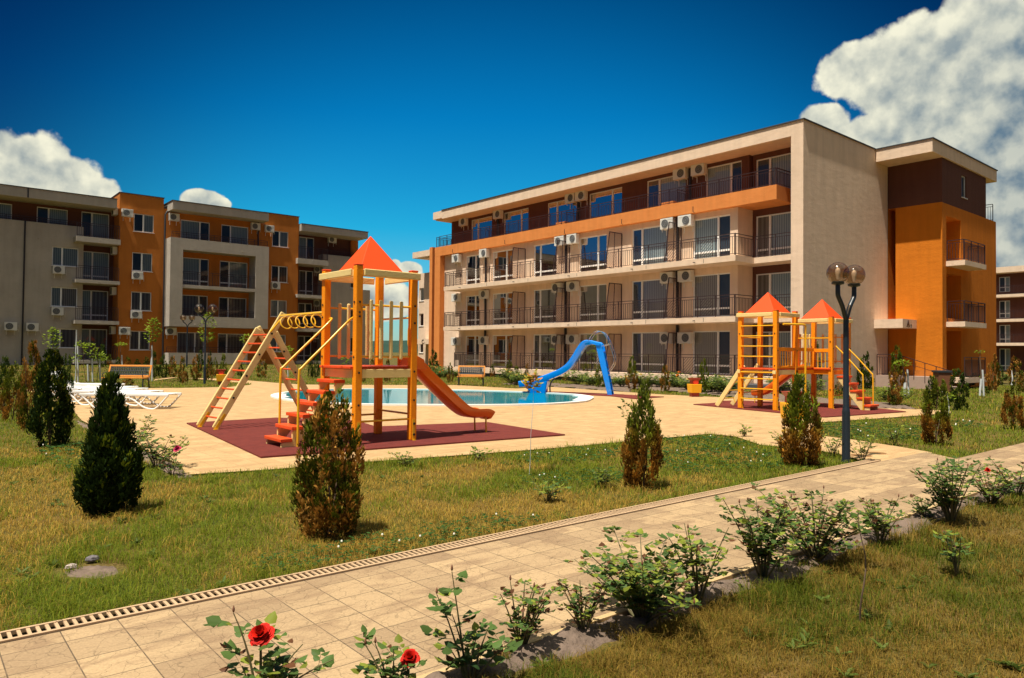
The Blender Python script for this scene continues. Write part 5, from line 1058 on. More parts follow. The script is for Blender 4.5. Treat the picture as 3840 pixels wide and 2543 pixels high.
# ================================================================ vegetation
GREEN = np.array([.050, .090, .010]); YGREEN = np.array([.19, .22, .014]); DGREEN = np.array([.018, .038, .009]); BROWN = np.array([.30, .145, .024]); DBROWN = np.array([.11, .058, .014]); RUST = np.array([.44, .20, .024]); STRAW = np.array([.26, .17, .055])
def thuja_mesh(seed, n, kind, L=.075, rough=.2, sparse=0, shape=.55, multi=1, K=None):
    """unit tree: height 1, max width 1, built of upright plumes; returns V,Q,C"""
    rg = np.random.default_rng(seed); K = K or max(34, int(n/62))
    def prof(t): return np.where(t < .2, .66+.34*(t/.2), np.maximum(0, (1-t)/.8)**shape)
    tc = np.concatenate([rg.random(K*6)*.95]); keep = rg.random(K*6) < np.maximum(.22, prof(tc))
    if sparse: keep &= rg.random(K*6) > sparse*np.clip((tc-.5)*2.2, 0, 1)
    tc = tc[keep][:K]; K = len(tc); thc = rg.random(K)*6.283; lean = np.clip(1-tc, .1, 1)
    rc = .5*prof(tc)*(.36+.62*rg.random(K)**.55); hc = .09+.09*rg.random(K)
    off = (rg.random((multi, 2))-.5); ki = rg.integers(0, multi, K); sp = np.clip((tc-.4), 0, .6)*.7*(multi > 1)
    Cc = np.stack([rc*np.cos(thc)+off[ki, 0]*sp, rc*np.sin(thc)+off[ki, 1]*sp, tc], 1)
    radc = np.stack([np.cos(thc), np.sin(thc), 0*thc], 1); ax_ = norm(radc*(.28+.3*rough)*lean[:, None]+np.array([[0, 0, 1.]]))
    tone = rg.random(K); k = rg.integers(0, K, n); s = rg.random(n)*1.2-.35
    wdt = .036*(1.15-np.clip(s, 0, 1)*.8); q = rg.normal(size=(n, 3))*wdt[:, None]*np.array([[1, 1, .5]])
    P = Cc[k]+ax_[k]*(s*hc[k])[:, None]+q; P[:, 2] = np.clip(P[:, 2], .005, 1.02)
    lim = (.50+.10*rg.random(n)**4)*prof(np.clip(P[:, 2], 0, .99))+.02+.035*(rg.random(n) < .05); rr = np.hypot(P[:, 0], P[:, 1]); f0 = np.minimum(1, (lim+.06*multi)/np.maximum(rr, 1e-6)); P[:, 0] *= f0; P[:, 1] *= f0
    out = norm(q+radc[k]*.02+1e-6); D = norm(ax_[k]*.8+out*.75+(rg.random((n, 3))-.5)*.5); S = norm(np.cross(D, out+(rg.random((n, 3))-.5)*.8)); m = n; t = P[:, 2]
    f = np.clip(tone[k]*.5+.45*np.clip(s, 0, 1)+.35*(rg.random(n)-.4), 0, 1)[:, None]  # tone rises to plume tips: sunlit highlights painted into the leaf colour
    if kind == 'g': C = DGREEN*(1-f)+GREEN*f*1.5; C = np.where((f > .62) & (rg.random((m, 1)) < .6), YGREEN, C)
    elif kind == 'y': C = GREEN*(1-f)+YGREEN*1.35*f
    elif kind == 'gb':
        h = np.clip((t+.34*(tone[k]-.5)-.37)*5, 0, 1)[:, None]; C = (DGREEN*(1-f)+YGREEN*1.5*f)*h+(DBROWN*.7*(1-f)+RUST*1.5*f)*(1-h)
    elif kind == 'b':
        C = DBROWN*.9*(1-f)+BROWN*2.0*f; C = np.where((tone[k] < .42)[:, None], YGREEN*(.2+1.0*f), C); C = np.where((f > .6) & (rg.random((m, 1)) < .35), np.array([.62, .33, .07]), C)
    elif kind == 'dg': C = DGREEN*(1-f)*.8+GREEN*f*.9; C = np.where((f > .66) & (rg.random((m, 1)) < .5), YGREEN*1.2, C)
    C = C*(.75+.5*rg.random((m, 1))); parts = []
    for j, an in enumerate((-.6, 0, .55)):
        Dj = norm(D*math.cos(an)+S*math.sin(an)); ll = L*(.55+.7*rg.random(m))*(1 if j == 1 else .7)
        parts.append(leaves(P+D*(.0 if j == 1 else L*.18), Dj, norm(np.cross(np.cross(D, S), Dj)), ll, ll*.36, C*(1 if j == 1 else .92), fold=.12))
    return merge(parts)
def stem_mesh(seed, h=.9, r=.018, n=3):
    b = MB(); rg = random.Random(seed)
    for i in range(n):
        a = rg.random()*6.28; s = .03+.05*rg.random() if n > 1 else 0; pts = [(s*.2*math.cos(a), s*.2*math.sin(a), -.03)]+[(s*k*math.cos(a+k*.3), s*k*math.sin(a+k*.3), h*k/4*(1-.1*i)) for k in (1, 2, 3, 4)]
        b.tube(pts, r, 6, r2=r*.3)
    return b
VAR = {}
def thuja(loc, h, wd, kind, label, group, hero=False, seed=0, **kw):
    if hero:
        V_, Q_, C_ = thuja_mesh(seed, hero, kind, **kw); T = empty('thuja', loc); 
        npmesh('foliage', V_, Q_, M_conif, T, C_); stem_mesh(seed, r=.016).build('trunk', M_bark, T)
    else:
        key = (kind, seed % 3)
        if key not in VAR:
            V_, Q_, C_ = thuja_mesh(100+seed % 3*7+len(kind), 1500, kind, L=.085, rough=.25, shape=.62 if seed % 3 else .5, K=46); T = empty('thuja', (0, 0, 0)); npmesh('foliage', V_, Q_, M_conif, T, C_); stem_mesh(seed, n=1, h=.6).build('trunk', M_bark, T); VAR[key] = T
        else: T = copy_tree(VAR[key])
        T.location = loc
    T.scale = (wd, wd, h); T.rotation_euler = (0, 0, random.Random(seed*13+int(h*100)).random()*6.28)
    tag(T, label, 'thuja', group); return T
def px_thuja(c, bx, by, ty, w_, kind, label, group, zfix=None, **kw):
    g = G(*cc(c, bx, by)); h = hat(g, *cc(c, bx, ty)); wd = w_*CR[c][2]/ppm(g)*1.10; return thuja(tuple(g), h*1.03, wd, kind, label, group, **kw)
GN = 'thujas on the near lawn'
px_thuja('D', 252, 1188, 893, 124, 'dg', 'big dark green cone shaped thuja nearest the left edge of the lawn', GN, hero=9000, seed=11, L=.075, shape=.85, rough=.2)
px_thuja('D', 762, 1240, 925, 146, 'b', 'rust brown scraggy thuja in front of the play tower stairs', GN, hero=6800, seed=12, L=.058, shape=.42, rough=.35, sparse=.6, multi=1, K=170)
px_thuja('D', 1486, 1130, 900, 84, 'gb', 'slim thuja with green top and rusty orange base in the middle of the lawn', GN, hero=4200, seed=13, L=.07, shape=.55, rough=.3, sparse=.35, multi=1, K=110)
px_thuja('D', 1853, 1078, 884, 84, 'gb', 'thuja with green top and brown base beside the near lamp post', GN, hero=4600, seed=14, L=.07, shape=.5, rough=.3, K=110)
px_thuja('cf', 650, 1490, 315, 460, 'dg', 'broad dark green thuja at the front of the left clump', GN, hero=8000, seed=15, L=.06, shape=.55)
px_thuja('cf', 380, 1290, 190, 300, 'b', 'tall reddish brown thuja in the left clump', GN, hero=4500, seed=16, L=.055, multi=2)
px_thuja('cf', 160, 1150, 415, 270, 'gb', 'dark thuja with bronze lower half at the left edge', GN, hero=4500, seed=17, L=.055)
px_thuja('cf', 30, 1080, 480, 200, 'g', 'cropped green thuja on the left frame edge', GN, hero=3000, seed=18, L=.06)
px_thuja('cf', 870, 900, 320, 170, 'g', 'green thuja peeping out behind the broad dark one', GN, hero=2500, seed=19, L=.07)
GT = [('cf', 60, 700, 320, 150, 'g', 'small dark thuja behind the left clump at the frame edge'), ('cf', 290, 410, 165, 110, 'g', 'narrow dark thuja by the greige wall left of the drain pipe'), ('cf', 605, 400, 250, 80, 'dg', 'pointed dark thuja below the greige ground floor window'),
 ('c9', 1505, 775, 455, 115, 'g', 'tall green thuja before the ground floor balcony of the greige block'), ('c9', 1610, 755, 590, 70, 'gb', 'tiny bronze thuja right of the tall balcony thuja'), ('c9', 1735, 755, 630, 80, 'g', 'tiny green thuja behind the bench at its middle'), ('c9', 1880, 755, 620, 80, 'gb', 'small bronze tipped thuja behind the bench at its right'),
 ('c9', 2020, 752, 655, 80, 'g', 'low green thuja under the rust tower window'), ('c9', 2150, 745, 625, 80, 'g', 'low green thuja left of the leaning sapling'), ('c9', 1885, 1045, 900, 150, 'b', 'squat brown thuja right behind the bench seat'),
 ('ca', 310, 902, 560, 115, 'g', 'tall green thuja right of the leaning sapling'), ('ca', 432, 918, 607, 130, 'g', 'green thuja at the left end of the terrace wall'), ('ca', 577, 922, 625, 125, 'b', 'brown thuja in front of the terrace wall'), ('ca', 725, 1032, 637, 140, 'b', 'rusty brown thuja on the grass strip left of the lamp'),
 ('ca', 918, 972, 617, 140, 'b', 'brownish green thuja left of the lamp post foot'), ('ca', 982, 790, 535, 90, 'g', 'green thuja behind the terrace lamp against the wall'), ('ca', 1105, 988, 640, 110, 'b', 'brown thuja just right of the lamp post foot'), ('ca', 1125, 800, 560, 75, 'g', 'slender green thuja behind the right of the lamp'),
 ('ca', 1203, 902, 652, 80, 'gb', 'slender bicolour thuja left of the litter bin'), ('ca', 1320, 850, 605, 120, 'y', 'bright green thuja directly above the litter bin'), ('ca', 1570, 912, 690, 90, 'g', 'dark thuja seen through the ladder rungs'), ('ca', 1890, 926, 665, 150, 'b', 'egg shaped brown thuja behind the ladder apex'),
 ('ce', 40, 1420, 1265, 55, 'g', 'dark green thuja left of the tower post on the far lawn'), ('ce', 100, 1410, 1240, 55, 'g', 'taller green thuja of the pair left of the tower post'), ('ce', 642, 1390, 1283, 42, 'b', 'tiny brown thuja seen between the tower posts'), ('ce', 790, 1532, 1310, 70, 'b', 'brown thuja under the tower deck by the pool'), ('ce', 553, 1525, 1400, 50, 'b', 'brown thuja stump like shrub under the deck left'), ('ce', 1095, 1527, 1390, 50, 'b', 'brown thuja beside the top of the red slide'),
 ('cb', 360, 692, 570, 55, 'g', 'small pointed thuja left of the orange fin'), ('cb', 500, 820, 458, 165, 'g', 'big bushy dark green thuja at the foot of the orange fin'), ('cb', 728, 720, 525, 55, 'gb', 'slim thuja before the end of the ground balcony'), ('cb', 742, 928, 650, 92, 'gb', 'thuja left of the iron bench with dark top and brown foot'), ('cb', 950, 718, 570, 58, 'g', 'small thuja behind the left part of the iron bench'),
 ('cb', 1140, 745, 585, 85, 'g', 'rounded green thuja behind the right part of the iron bench'), ('cb', 1197, 900, 730, 80, 'b', 'brown thuja touching the right end of the iron bench'), ('cb', 1365, 850, 667, 80, 'gb', 'small two tone thuja right of the iron bench'), ('cb', 1620, 860, 610, 112, 'gb', 'thuja with dark pointed top halfway to the blue slide'), ('cb', 1717, 936, 700, 130, 'y', 'golden green rounded thuja nearest the pool edge'), ('cb', 1880, 872, 655, 82, 'b', 'bronze thuja left of the blue slide tip'), ('cb', 2152, 795, 690, 70, 'b', 'small brown thuja behind the blue chute'),
 ('c8', 836, 736, 652, 50, 'b', 'very small brown thuja under the blue chute'), ('c8', 1040, 737, 565, 66, 'gb', 'thin thuja framed by the blue slide arch'), ('c8', 1185, 802, 578, 110, 'y', 'plump yellow green thuja inside the blue slide arch'), ('c8', 1497, 818, 508, 112, 'gb', 'thuja with green spire and rusty skirt right of the blue slide'), ('c8', 1720, 740, 540, 72, 'g', 'narrow green thuja by the ground balcony railing'),
 ('c8', 1828, 842, 590, 100, 'b', 'rust brown thuja in the rose bed'), ('c8', 1893, 765, 463, 132, 'g', 'tallest dark green thuja in the rose bed'), ('c8', 2207, 858, 538, 112, 'y', 'bright green cone thuja right of the litter bin'), ('cc', 1110, 885, 590, 82, 'b', 'dead brown thuja left of the twin tower ladder'),
 ('c7', 1200, 1085, 640, 110, 'g', 'dark thuja seen through the twin tower balusters'), ('c7', 1690, 1068, 735, 150, 'g', 'dark green thuja behind the twin tower handrail'), ('c7', 1432, 1140, 1000, 100, 'b', 'low brown thuja behind the twin tower stairs'),
 ('cd', 672, 690, 178, 168, 'gb', 'tall thuja before the ochre entrance steps'), ('cd', 650, 862, 500, 150, 'b', 'bronze shrub thuja in front of the tall entrance one'), ('cd', 1890, 615, 380, 60, 'g', 'narrow green thuja behind the red brown one'), ('cd', 1712, 718, 632, 85, 'g', 'small round thuja by the whitewashed sapling'), ('cd', 2065, 605, 290, 160, 'b', 'faded brown thuja in the gap toward the distant block'), ('cd', 2155, 690, 480, 110, 'b', 'cropped brown thuja at the right frame edge')]
for i, (c, bx, by, ty, w_, kd, lb) in enumerate(GT): px_thuja(c, bx, by, ty, w_, kd, lb, 'thujas planted along the buildings', seed=i)
for c, bx, by, ty, w_, kd, lb, n_, sd_ in (('cd', 1800, 682, 280, 150, 'b', 'red brown dry thuja at the corner of the ochre wing', 1800, 31), ('cd', 1120, 1312, 565, 300, 'gb', 'wide two leader thuja in the middle of the right lawn', 4200, 32), ('cd', 1392, 905, 440, 220, 'g', 'dark green thuja on the right lawn behind the two leader one', 2600, 33), ('cd', 2045, 1132, 620, 245, 'b', 'brown pyramidal thuja near the right frame edge', 3200, 34)):
    px_thuja(c, bx, by, ty, w_, kd, lb, 'thujas on the right lawn', hero=n_, seed=sd_, L=.07, multi=2 if sd_ == 32 else 1)
# ---------------- roses
RGRN = np.array([.085, .145, .035]); RYEL = np.array([.22, .26, .035]); RRED = np.array([.13, .055, .025]); RDARK = np.array([.022, .048, .016])
def flower(name, c, r, colr, parent, seed=0):
    """layered rose bloom, petals as curled 4x3 grids, tilted towards the path"""
    rg = np.random.default_rng(seed); V_ = []; Q_ = []; C_ = []; o = 0; rings = ((4, .10, .42, 1.0), (5, .42, .60, .95), (7, .75, .80, .80), (8, 1.08, .95, .55), (7, 1.38, 1.05, .25))
    for ring, (k, op, rad_, lift) in enumerate(rings):
        for i in range(k):
            a = 2*math.pi*(i+.5*ring)/k+(rg.random()-.5)*.5; ca, sa = math.cos(a), math.sin(a); rad = r*rad_*(.85+.3*rg.random()); opj = op+(rg.random()-.5)*.25; g_ = []
            for u in range(4):
                tt = (0, .35, .72, 1)[u]; out = rad*math.sin(opj)*tt+.06*r; zz = rad*math.cos(opj)*tt*lift+r*.05*(4-ring)*tt-.16*r*(ring > 2)*tt*tt
                wd = rad*(.25, .62, .78, .52)[u]*(.9+.2*rg.random())
                for s_ in (-1, 0, 1):
                    cu = abs(s_)*wd*.40*(1-.4*ring/4); ox = out-cu*math.sin(opj+.4)+(.05*rad*rg.random()); oy = s_*wd*.62; g_.append((ox*ca-oy*sa, ox*sa+oy*ca, zz+cu*.15+(rg.random()-.5)*rad*.10))
            V_ += g_
            for u in range(3):
                for s_ in range(2): b_i = o+u*3+s_; Q_.append((b_i, b_i+1, b_i+4, b_i+3))
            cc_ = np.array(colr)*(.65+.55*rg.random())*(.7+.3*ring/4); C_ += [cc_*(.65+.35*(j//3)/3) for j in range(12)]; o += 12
    V_ = np.array(V_); ax1 = Vector((-fwv.x, -fwv.y, 1.3)).normalized(); rm = np.array(Vector((0, 0, 1)).rotation_difference(ax1).to_matrix()); V_ = V_@rm.T+np.array(c)
    return npmesh(name, V_, np.array(Q_), M_petal, parent, np.array(C_))
def rose(loc, h, wd, label, seed, ncane=8, leaf=.042, flowers=(), mix=(.6, .25, .15), group='rose bushes along the path', name='rose_bush', canes=None, dens=1.0, cat='rose bush', lean=None):
    rg = np.random.default_rng(seed); T = empty(name, tuple(loc)); tag(T, label, cat, group); st = MB(); Pl = []; Dl = []; Sl = []; tips = []
    cl = canes or [None]*ncane
    for i, cn in enumerate(cl):
        if cn is None:
            a = rg.random()*6.283; rr = wd*.56*(.3+.8*rg.random()); hh = h*(.5+.52*rg.random()) if i else h*.97; tip = np.array([rr*math.cos(a), rr*math.sin(a), hh])
        else: tip = np.array(cn)
        base = np.array([tip[0]*.06, tip[1]*.06, -.02]); mid = base*.5+tip*.5+np.array([tip[0]*-.12, tip[1]*-.12, tip[2]*.1])+(rg.random(3)-.5)*.06*h
        pts = [base*(1-t)**2+2*mid*t*(1-t)+tip*t*t for t in np.linspace(0, 1, 7)]; st.tube(pts, .0055+.004*h, 6, r2=.0022); tips.append(tip)
        pts = np.array(pts); L_ = np.linalg.norm(tip); nl = max(4, int(L_/.052*dens))
        for j in range(nl):
            t = .26+.74*(j+.6*rg.random())/nl; p = base*(1-t)**2+2*mid*t*(1-t)+tip*t*t; ang = j*2.4+rg.random(); out = np.array([math.cos(ang), math.sin(ang), .15+.5*rg.random()]); out /= np.linalg.norm(out)
            rl = leaf*(1.1+1.3*rg.random())*(1 if t < .9 else .6); side = np.cross(out, (0, 0, 1)); side /= np.linalg.norm(side)
            st.tube([p, p+out*rl*1.0+np.array([0, 0, -.15*rl])], .0013, 3)
            for (u, sg) in ((.45, 1), (.45, -1), (.85, 1), (.85, -1), (1.05, 0)):
                d = out*(.55 if sg else 1)+side*sg*.9+np.array([0, 0, -.28+.35*rg.random()])+(rg.random(3)-.5)*.45; Pl.append(p+out*rl*u); Dl.append(d); nrm = np.array([0, 0, 1.])+(rg.random(3)-.5)*.9; Sl.append(np.cross(d, nrm))
    P = np.array(Pl); D = np.array(Dl); S_ = np.array(Sl); m = len(P); k = rg.random(m)[:, None]; hz = np.clip(P[:, 2:3]/h, 0, 1)
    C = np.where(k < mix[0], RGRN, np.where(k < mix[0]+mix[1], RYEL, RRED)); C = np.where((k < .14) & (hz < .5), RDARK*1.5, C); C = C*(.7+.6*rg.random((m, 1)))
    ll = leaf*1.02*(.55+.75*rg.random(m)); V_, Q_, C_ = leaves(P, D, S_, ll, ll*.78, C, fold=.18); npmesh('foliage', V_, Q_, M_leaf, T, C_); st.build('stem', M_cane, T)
    for q, fl in enumerate(flowers):
        f0 = flower('flower', fl[0], fl[1], fl[2], T, seed=seed+q)
        b = MB(); b.tube([(fl[0][0]*.6, fl[0][1]*.6, max(0, fl[0][2]-.22)), (fl[0][0], fl[0][1], fl[0][2]+.005)], .0028, 5); b.build('flower_stalk', M_cane, f0)
    for q in range(min(2, len(tips)) if h > .35 else 0):
        t = tips[q]; b = MB(); b.lathe([(.001, -.008), (.0055, 0), (.006, .008), (.0035, .018), (.0006, .025)], c=(t[0], t[1], t[2]+.01), n=8); b.build('bud', mat('rose_bud', (.22, .09, .05), .6), T, smooth=True)
    return T
RED = (.75, .018, .008); PINK = (.62, .03, .12); ORF = (.80, .22, .03); YEF = (.85, .62, .18)
def pr(x, y): g = G(*cc('D', x, y)); return g
def rose_px(x, by, ty, w_, label, seed, **kw):
    g = pr(x, by); h = hat(g, *cc('D', x, ty)); return rose((g.x, g.y, .02), h, w_*1.6216/ppm(g)*1.32, label, seed, **kw)
# foreground row (base pixel, top pixel, width in display px)
def rel(x, y, by, bx):
    """vector from the base at display px (bx,by) to display px (x,y) in the vertical plane facing the camera"""
    g = pr(bx, by); d = fwv + RV*(x*1.6216-CX)/F - UV*(y*1.6216-CY)/F; n = Vector((fwv.x, fwv.y, 0)); t = (Vector((g.x, g.y, 0)).dot(n))/d.dot(n); p = Vector((t*d.x, t*d.y, CAMH+t*d.z)); return (p.x-g.x, p.y-g.y, p.z-.02)
b0 = (600, 1640)
rose((pr(*b0).x, pr(*b0).y, .02), .5, .5, 'rose bush with one large red bloom in the bottom left foreground', 51, leaf=.058, canes=[rel(540, 1418, b0[1], b0[0]), rel(603, 1470, b0[1], b0[0]), rel(700, 1490, b0[1], b0[0]), rel(770, 1525, b0[1], b0[0]), rel(640, 1530, b0[1], b0[0]), rel(560, 1540, b0[1], b0[0]), rel(690, 1560, b0[1], b0[0])], flowers=[(rel(602, 1468, b0[1], b0[0]), .053, RED)], mix=(.75, .18, .07), dens=.62)
b0 = (905, 1625)
rose((pr(*b0).x, pr(*b0).y, .02), .4, .4, 'small rose bush with a red bloom right of the first one', 52, leaf=.045, canes=[rel(845, 1492, b0[1], b0[0]), rel(868, 1490, b0[1], b0[0]), rel(945, 1515, b0[1], b0[0]), rel(910, 1500, b0[1], b0[0]), rel(880, 1540, b0[1], b0[0])], flowers=[(rel(948, 1522, b0[1], b0[0]), .043, RED)], mix=(.7, .25, .05), dens=.5)
b0 = (1085, 1592)
rose((pr(*b0).x, pr(*b0).y, .02), .5, .4, 'dark leaved upright rose bush reaching above the others at bottom centre', 53, leaf=.056, canes=[rel(1045, 1322, b0[1], b0[0]), rel(1010, 1375, b0[1], b0[0]), rel(1130, 1450, b0[1], b0[0]), rel(1185, 1480, b0[1], b0[0]), rel(1045, 1420, b0[1], b0[0]), rel(1100, 1480, b0[1], b0[0]), rel(1040, 1500, b0[1], b0[0])], mix=(.85, .1, .05), dens=.6)
R2 = [(1205, 1508, 1352, 120, 'wiry reddish rose bush with upright buds left of centre', dict(mix=(.45, .3, .25), ncane=12, leaf=.034)), (1350, 1472, 1348, 90, 'small bushy bronze leaved rose between two larger ones', dict(mix=(.4, .3, .3), ncane=11, leaf=.034)),
      (1485, 1440, 1262, 260, 'widest green rose bush on the soil strip', dict(mix=(.55, .36, .09), ncane=24, leaf=.048)), (1615, 1400, 1205, 120, 'tall leaning rose cane right of the widest bush', dict(mix=(.5, .4, .1), ncane=8, leaf=.044, dens=.8)), (1765, 1345, 1158, 150, 'open rose bush with rounded leaves halfway along the strip', dict(mix=(.65, .25, .1), ncane=17, leaf=.044)),
      (1885, 1298, 1150, 210, 'dense rose bush with bronze tips right of the open one', dict(mix=(.5, .3, .2), ncane=24, leaf=.040)), (2035, 1262, 1155, 80, 'narrow rose bush behind the thin bare sapling', dict(mix=(.5, .3, .2), ncane=11, leaf=.038)),
      (2200, 1212, 1066, 120, 'tall dark rose bush where the two paths meet', dict(mix=(.75, .2, .05), ncane=18, leaf=.044)), (2140, 1205, 1150, 70, 'low rose bush left of the tall dark one', dict(mix=(.7, .25, .05), ncane=7, leaf=.04)), (2292, 1168, 1088, 100, 'rose bush with one small red bloom near the right edge', dict(mix=(.55, .3, .15), ncane=16, leaf=.038, flowers=[((-.05, .02, .36), .032, RED)])), (2350, 1150, 1062, 90, 'rose bush cropped by the right frame edge', dict(mix=(.65, .25, .1), ncane=9, leaf=.044))]
for i, (x, by, ty, w_, lb, kw) in enumerate(R2): rose_px(x, by, ty, w_, lb, 60+i, **kw)
rose_px(2213, 1335, 1232, 45, 'small dark leafy shrub alone in the lower right lawn', 90, ncane=5, leaf=.04, mix=(.6, .35, .05), group='young shrubs in the lawn', name='shrub', cat='shrub')
GLr = 'rose bushes at the left plaza corner'
rose_px(362, 1085, 1005, 85, 'leafy rose bush on the soil corner behind the big dark thuja', 91, ncane=11, leaf=.05, mix=(.6, .3, .1), group=GLr); rose_px(398, 1103, 1052, 50, 'low rose bush with a dark pink bloom at the plaza corner', 92, ncane=5, leaf=.04, flowers=[((.06, .02, .33), .045, PINK)], group=GLr); rose_px(310, 1040, 965, 60, 'sparse rose bush between the left thujas and loungers', 93, ncane=7, leaf=.05, group=GLr)
# small weeds / seedlings with stems
for i, (x, by, ty, w_, lb) in enumerate(((938, 1078, 1048, 40, 'low leafy weed at the plaza edge right of the brown thuja'), (1110, 1065, 1042, 32, 'low broadleaf weed at the plaza edge below the slide'), (1388, 1130, 1090, 40, 'leafy weed left of the middle slim thuja'), (1265, 1160, 1115, 50, 'pale green bushy weed below the thin white stemmed sapling'),
      (1925, 1058, 1000, 45, 'yellow green seedling right of the thuja by the lamp'), (1995, 1068, 1010, 55, 'yellow green weed shrub at the tip of the near lawn'), (1720, 1012, 985, 18, 'thin seedling at the plaza edge'), (1805, 1030, 1005, 25, 'thin yellow seedling behind the near lawn edge'), (2070, 1030, 975, 50, 'sparse twiggy seedling in the right lawn'))):
    rose_px(x, by, ty, w_, lb, 120+i, ncane=5, leaf=.045, mix=(.45, .55, 0), group='leafy weeds and seedlings in the lawn', name='weed', cat='weed')
# rose bed behind the plaza
RB = [(('c8', 1400, 800), 'y'), (('c8', 1590, 800), 'y'), (('c8', 1680, 790), ''), (('c8', 1765, 800), ''), (('c8', 1920, 800), 'o'), (('c8', 1985, 810), 'y'), (('c8', 2050, 830), 'y'), (('c8', 2290, 850), ''), (('cc', 840, 1000), ''), (('cc', 960, 960), 'y'), (('cc', 1010, 1040), ''), (('c8', 1290, 800), ''), (('c8', 1100, 790), 'y'), (('c8', 960, 775), ''),
      (('cb', 590, 860), 'o'), (('cb', 660, 850), 'o'), (('cb', 540, 840), 'o'), (('cb', 820, 850), 'o'), (('cb', 1740, 965), 'y'), (('cb', 1650, 950), 'y'), (('cd', 545, 790), 'yy'), (('cd', 650, 850), 'yy'), (('cd', 1500, 640), ''), (('cd', 1940, 560), 'o'), (('c7', 1150, 1130), ''), (('c7', 860, 1110), '')]
where = ['left end of the bed by the slide ladder', 'beside the green spire thuja', 'below the ground balcony corner', 'left of the rust brown thuja', 'with orange blooms by the tallest dark thuja', 'right of the tallest dark thuja', 'just left of the litter bin', 'right of the bright green cone', 'left of the climbing planks', 'with a tall pale bloom', 'before the climbing planks', 'under the slide handrail', 'in the arch of the blue slide', 'behind the slide support leg',
      'with orange blooms below the orange fin', 'with orange blooms nearest the slim thuja', 'at the foot of the big bushy thuja', 'with orange blooms left of the iron bench', 'at the golden green thuja', 'left of the golden green thuja', 'with yellow leaves by the twin tower stairs', 'with yellow leaves at the tall entrance thuja', 'along the ochre wing wall', 'with orange blooms far right by the distant block', 'behind the twin tower bridge', 'behind the climbing planks']
proto = {}
for i, ((pt), fl) in enumerate(RB):
    g = G(*cc(*pt)); k = fl+str(i % 2)
    if k not in proto:
        colf = {'o': ORF, 'y': YEF}.get(fl[:1]); rg = random.Random(i)
        fls = [] if not colf or fl == 'yy' else [((rg.uniform(-.35, .35), rg.uniform(-.35, .1), rg.uniform(.42, .72)), .05, colf) for q in range(5 if fl == 'o' else 3)]
        proto[k] = rose((0, 0, 0), .66, 1.1, 'x', 200+i, ncane=22, leaf=.075, mix=(.68, .3, .02) if fl != 'yy' else (.2, .78, .02), flowers=fls, group='rose bushes in the beds by the buildings', dens=.55); T = proto[k]
    else: T = copy_tree(proto[k])
    T.location = tuple(g); T.rotation_euler = (0, 0, 0 if fl else i*1.3); s_ = 1.0+.25*math.sin(i*2.1); T.scale = (s_, s_, s_*.95)
    T['label'] = 'green rose bush '+where[i]; 
# ---------------- saplings
def sapling(c, bx, by, ty, label, seed, stake=None, leafz=(.7, 1.0), wd=.5, nleaf=80, leaf=.07, stemr=.012, lean=(0, 0), white=0, colr='y', bare=False, stake_h=None, cat='sapling'):
    g = G(*cc(c, bx, by)); h = hat(g, *cc(c, bx, ty)); rg = np.random.default_rng(seed); T = empty('sapling', tuple(g)); tag(T, label, cat, 'young saplings')
    ln = RV*lean[0]; pts = [(ln.x*t+.02*math.sin(9*t+seed), ln.y*t+.02*math.cos(7*t), h*t*.97) for t in np.linspace(0, 1, 9)]
    b = MB(); b.tube(pts, stemr, 6, r2=stemr*.4); b.build('stem', M_lime if white == 2 else M_bark, T, smooth=True)
    if white == 1: b = MB(); b.tube([(p[0], p[1], p[2]) for p in pts[:4]], stemr*1.35, 6); b.build('lime_wash', M_lime, T)
    if stake_h:
        sh = hat(g, *cc(c, bx, stake_h)); b = MB(); b.tube([(.10, -.08, 0), (.06, -.05, sh)], .035, 8); b.build('stake', M_lime, T)
    if not bare:
        n = nleaf; t = leafz[0]+(leafz[1]-leafz[0])*rg.random(n); a = rg.random(n)*6.283; r = wd*.5*rg.random(n)**.6*np.sin(np.pi*np.clip((t-leafz[0])/(leafz[1]-leafz[0])*.85+.12, 0, 1)); c0 = np.array(pts); ti = t*8; i0 = np.clip(ti.astype(int), 0, 7); pp = c0[i0]+(c0[i0+1]-c0[i0])*(ti-i0)[:, None]
        P = pp+np.stack([r*np.cos(a), r*np.sin(a), (rg.random(n)-.5)*.08], 1); D = np.stack([np.cos(a), np.sin(a), -.2+.6*rg.random(n)], 1)+(rg.random((n, 3))-.5)*.8; S_ = np.cross(D, np.array([[0, 0, 1.]])+(rg.random((n, 3))-.5)*.9)
        base = {'y': np.array([.20, .27, .02]), 'g': np.array([.07, .12, .02]), 'o': np.array([.42, .36, .05])}[colr]; C = base*(.6+.7*rg.random((n, 1))); 
        if colr == 'o': C = np.where(rg.random((n, 1)) < .3, np.array([.62, .24, .05]), C)
        ll = leaf*(.7+.6*rg.random(n)); V_, Q_, C_ = leaves(P, D, S_, ll, ll*.7, C); npmesh('foliage', V_, Q_, M_leaf, T, C_)
    return T
sapling('D', 1224, 1100, 840, 'thin white stemmed sapling with an orange green leaf tuft in front of the pool', 1, leafz=(.80, .93), wd=.20, nleaf=90, leaf=.065, stemr=.0045, lean=(.05, 0), white=2, colr='o')
sapling('D', 1994, 1448, 1172, 'thin bare sapling with few leaves in the lower right lawn', 2, leafz=(.86, .96), wd=.20, nleaf=26, leaf=.045, stemr=.006, lean=(.0, 0), colr='g')
sapling('D', 1462, 1030, 922, 'thin seedling with drooping green leaves left of the middle slim thuja', 3, leafz=(.5, 1.0), wd=.26, nleaf=34, leaf=.075, stemr=.005, lean=(-.12, 0), colr='g')
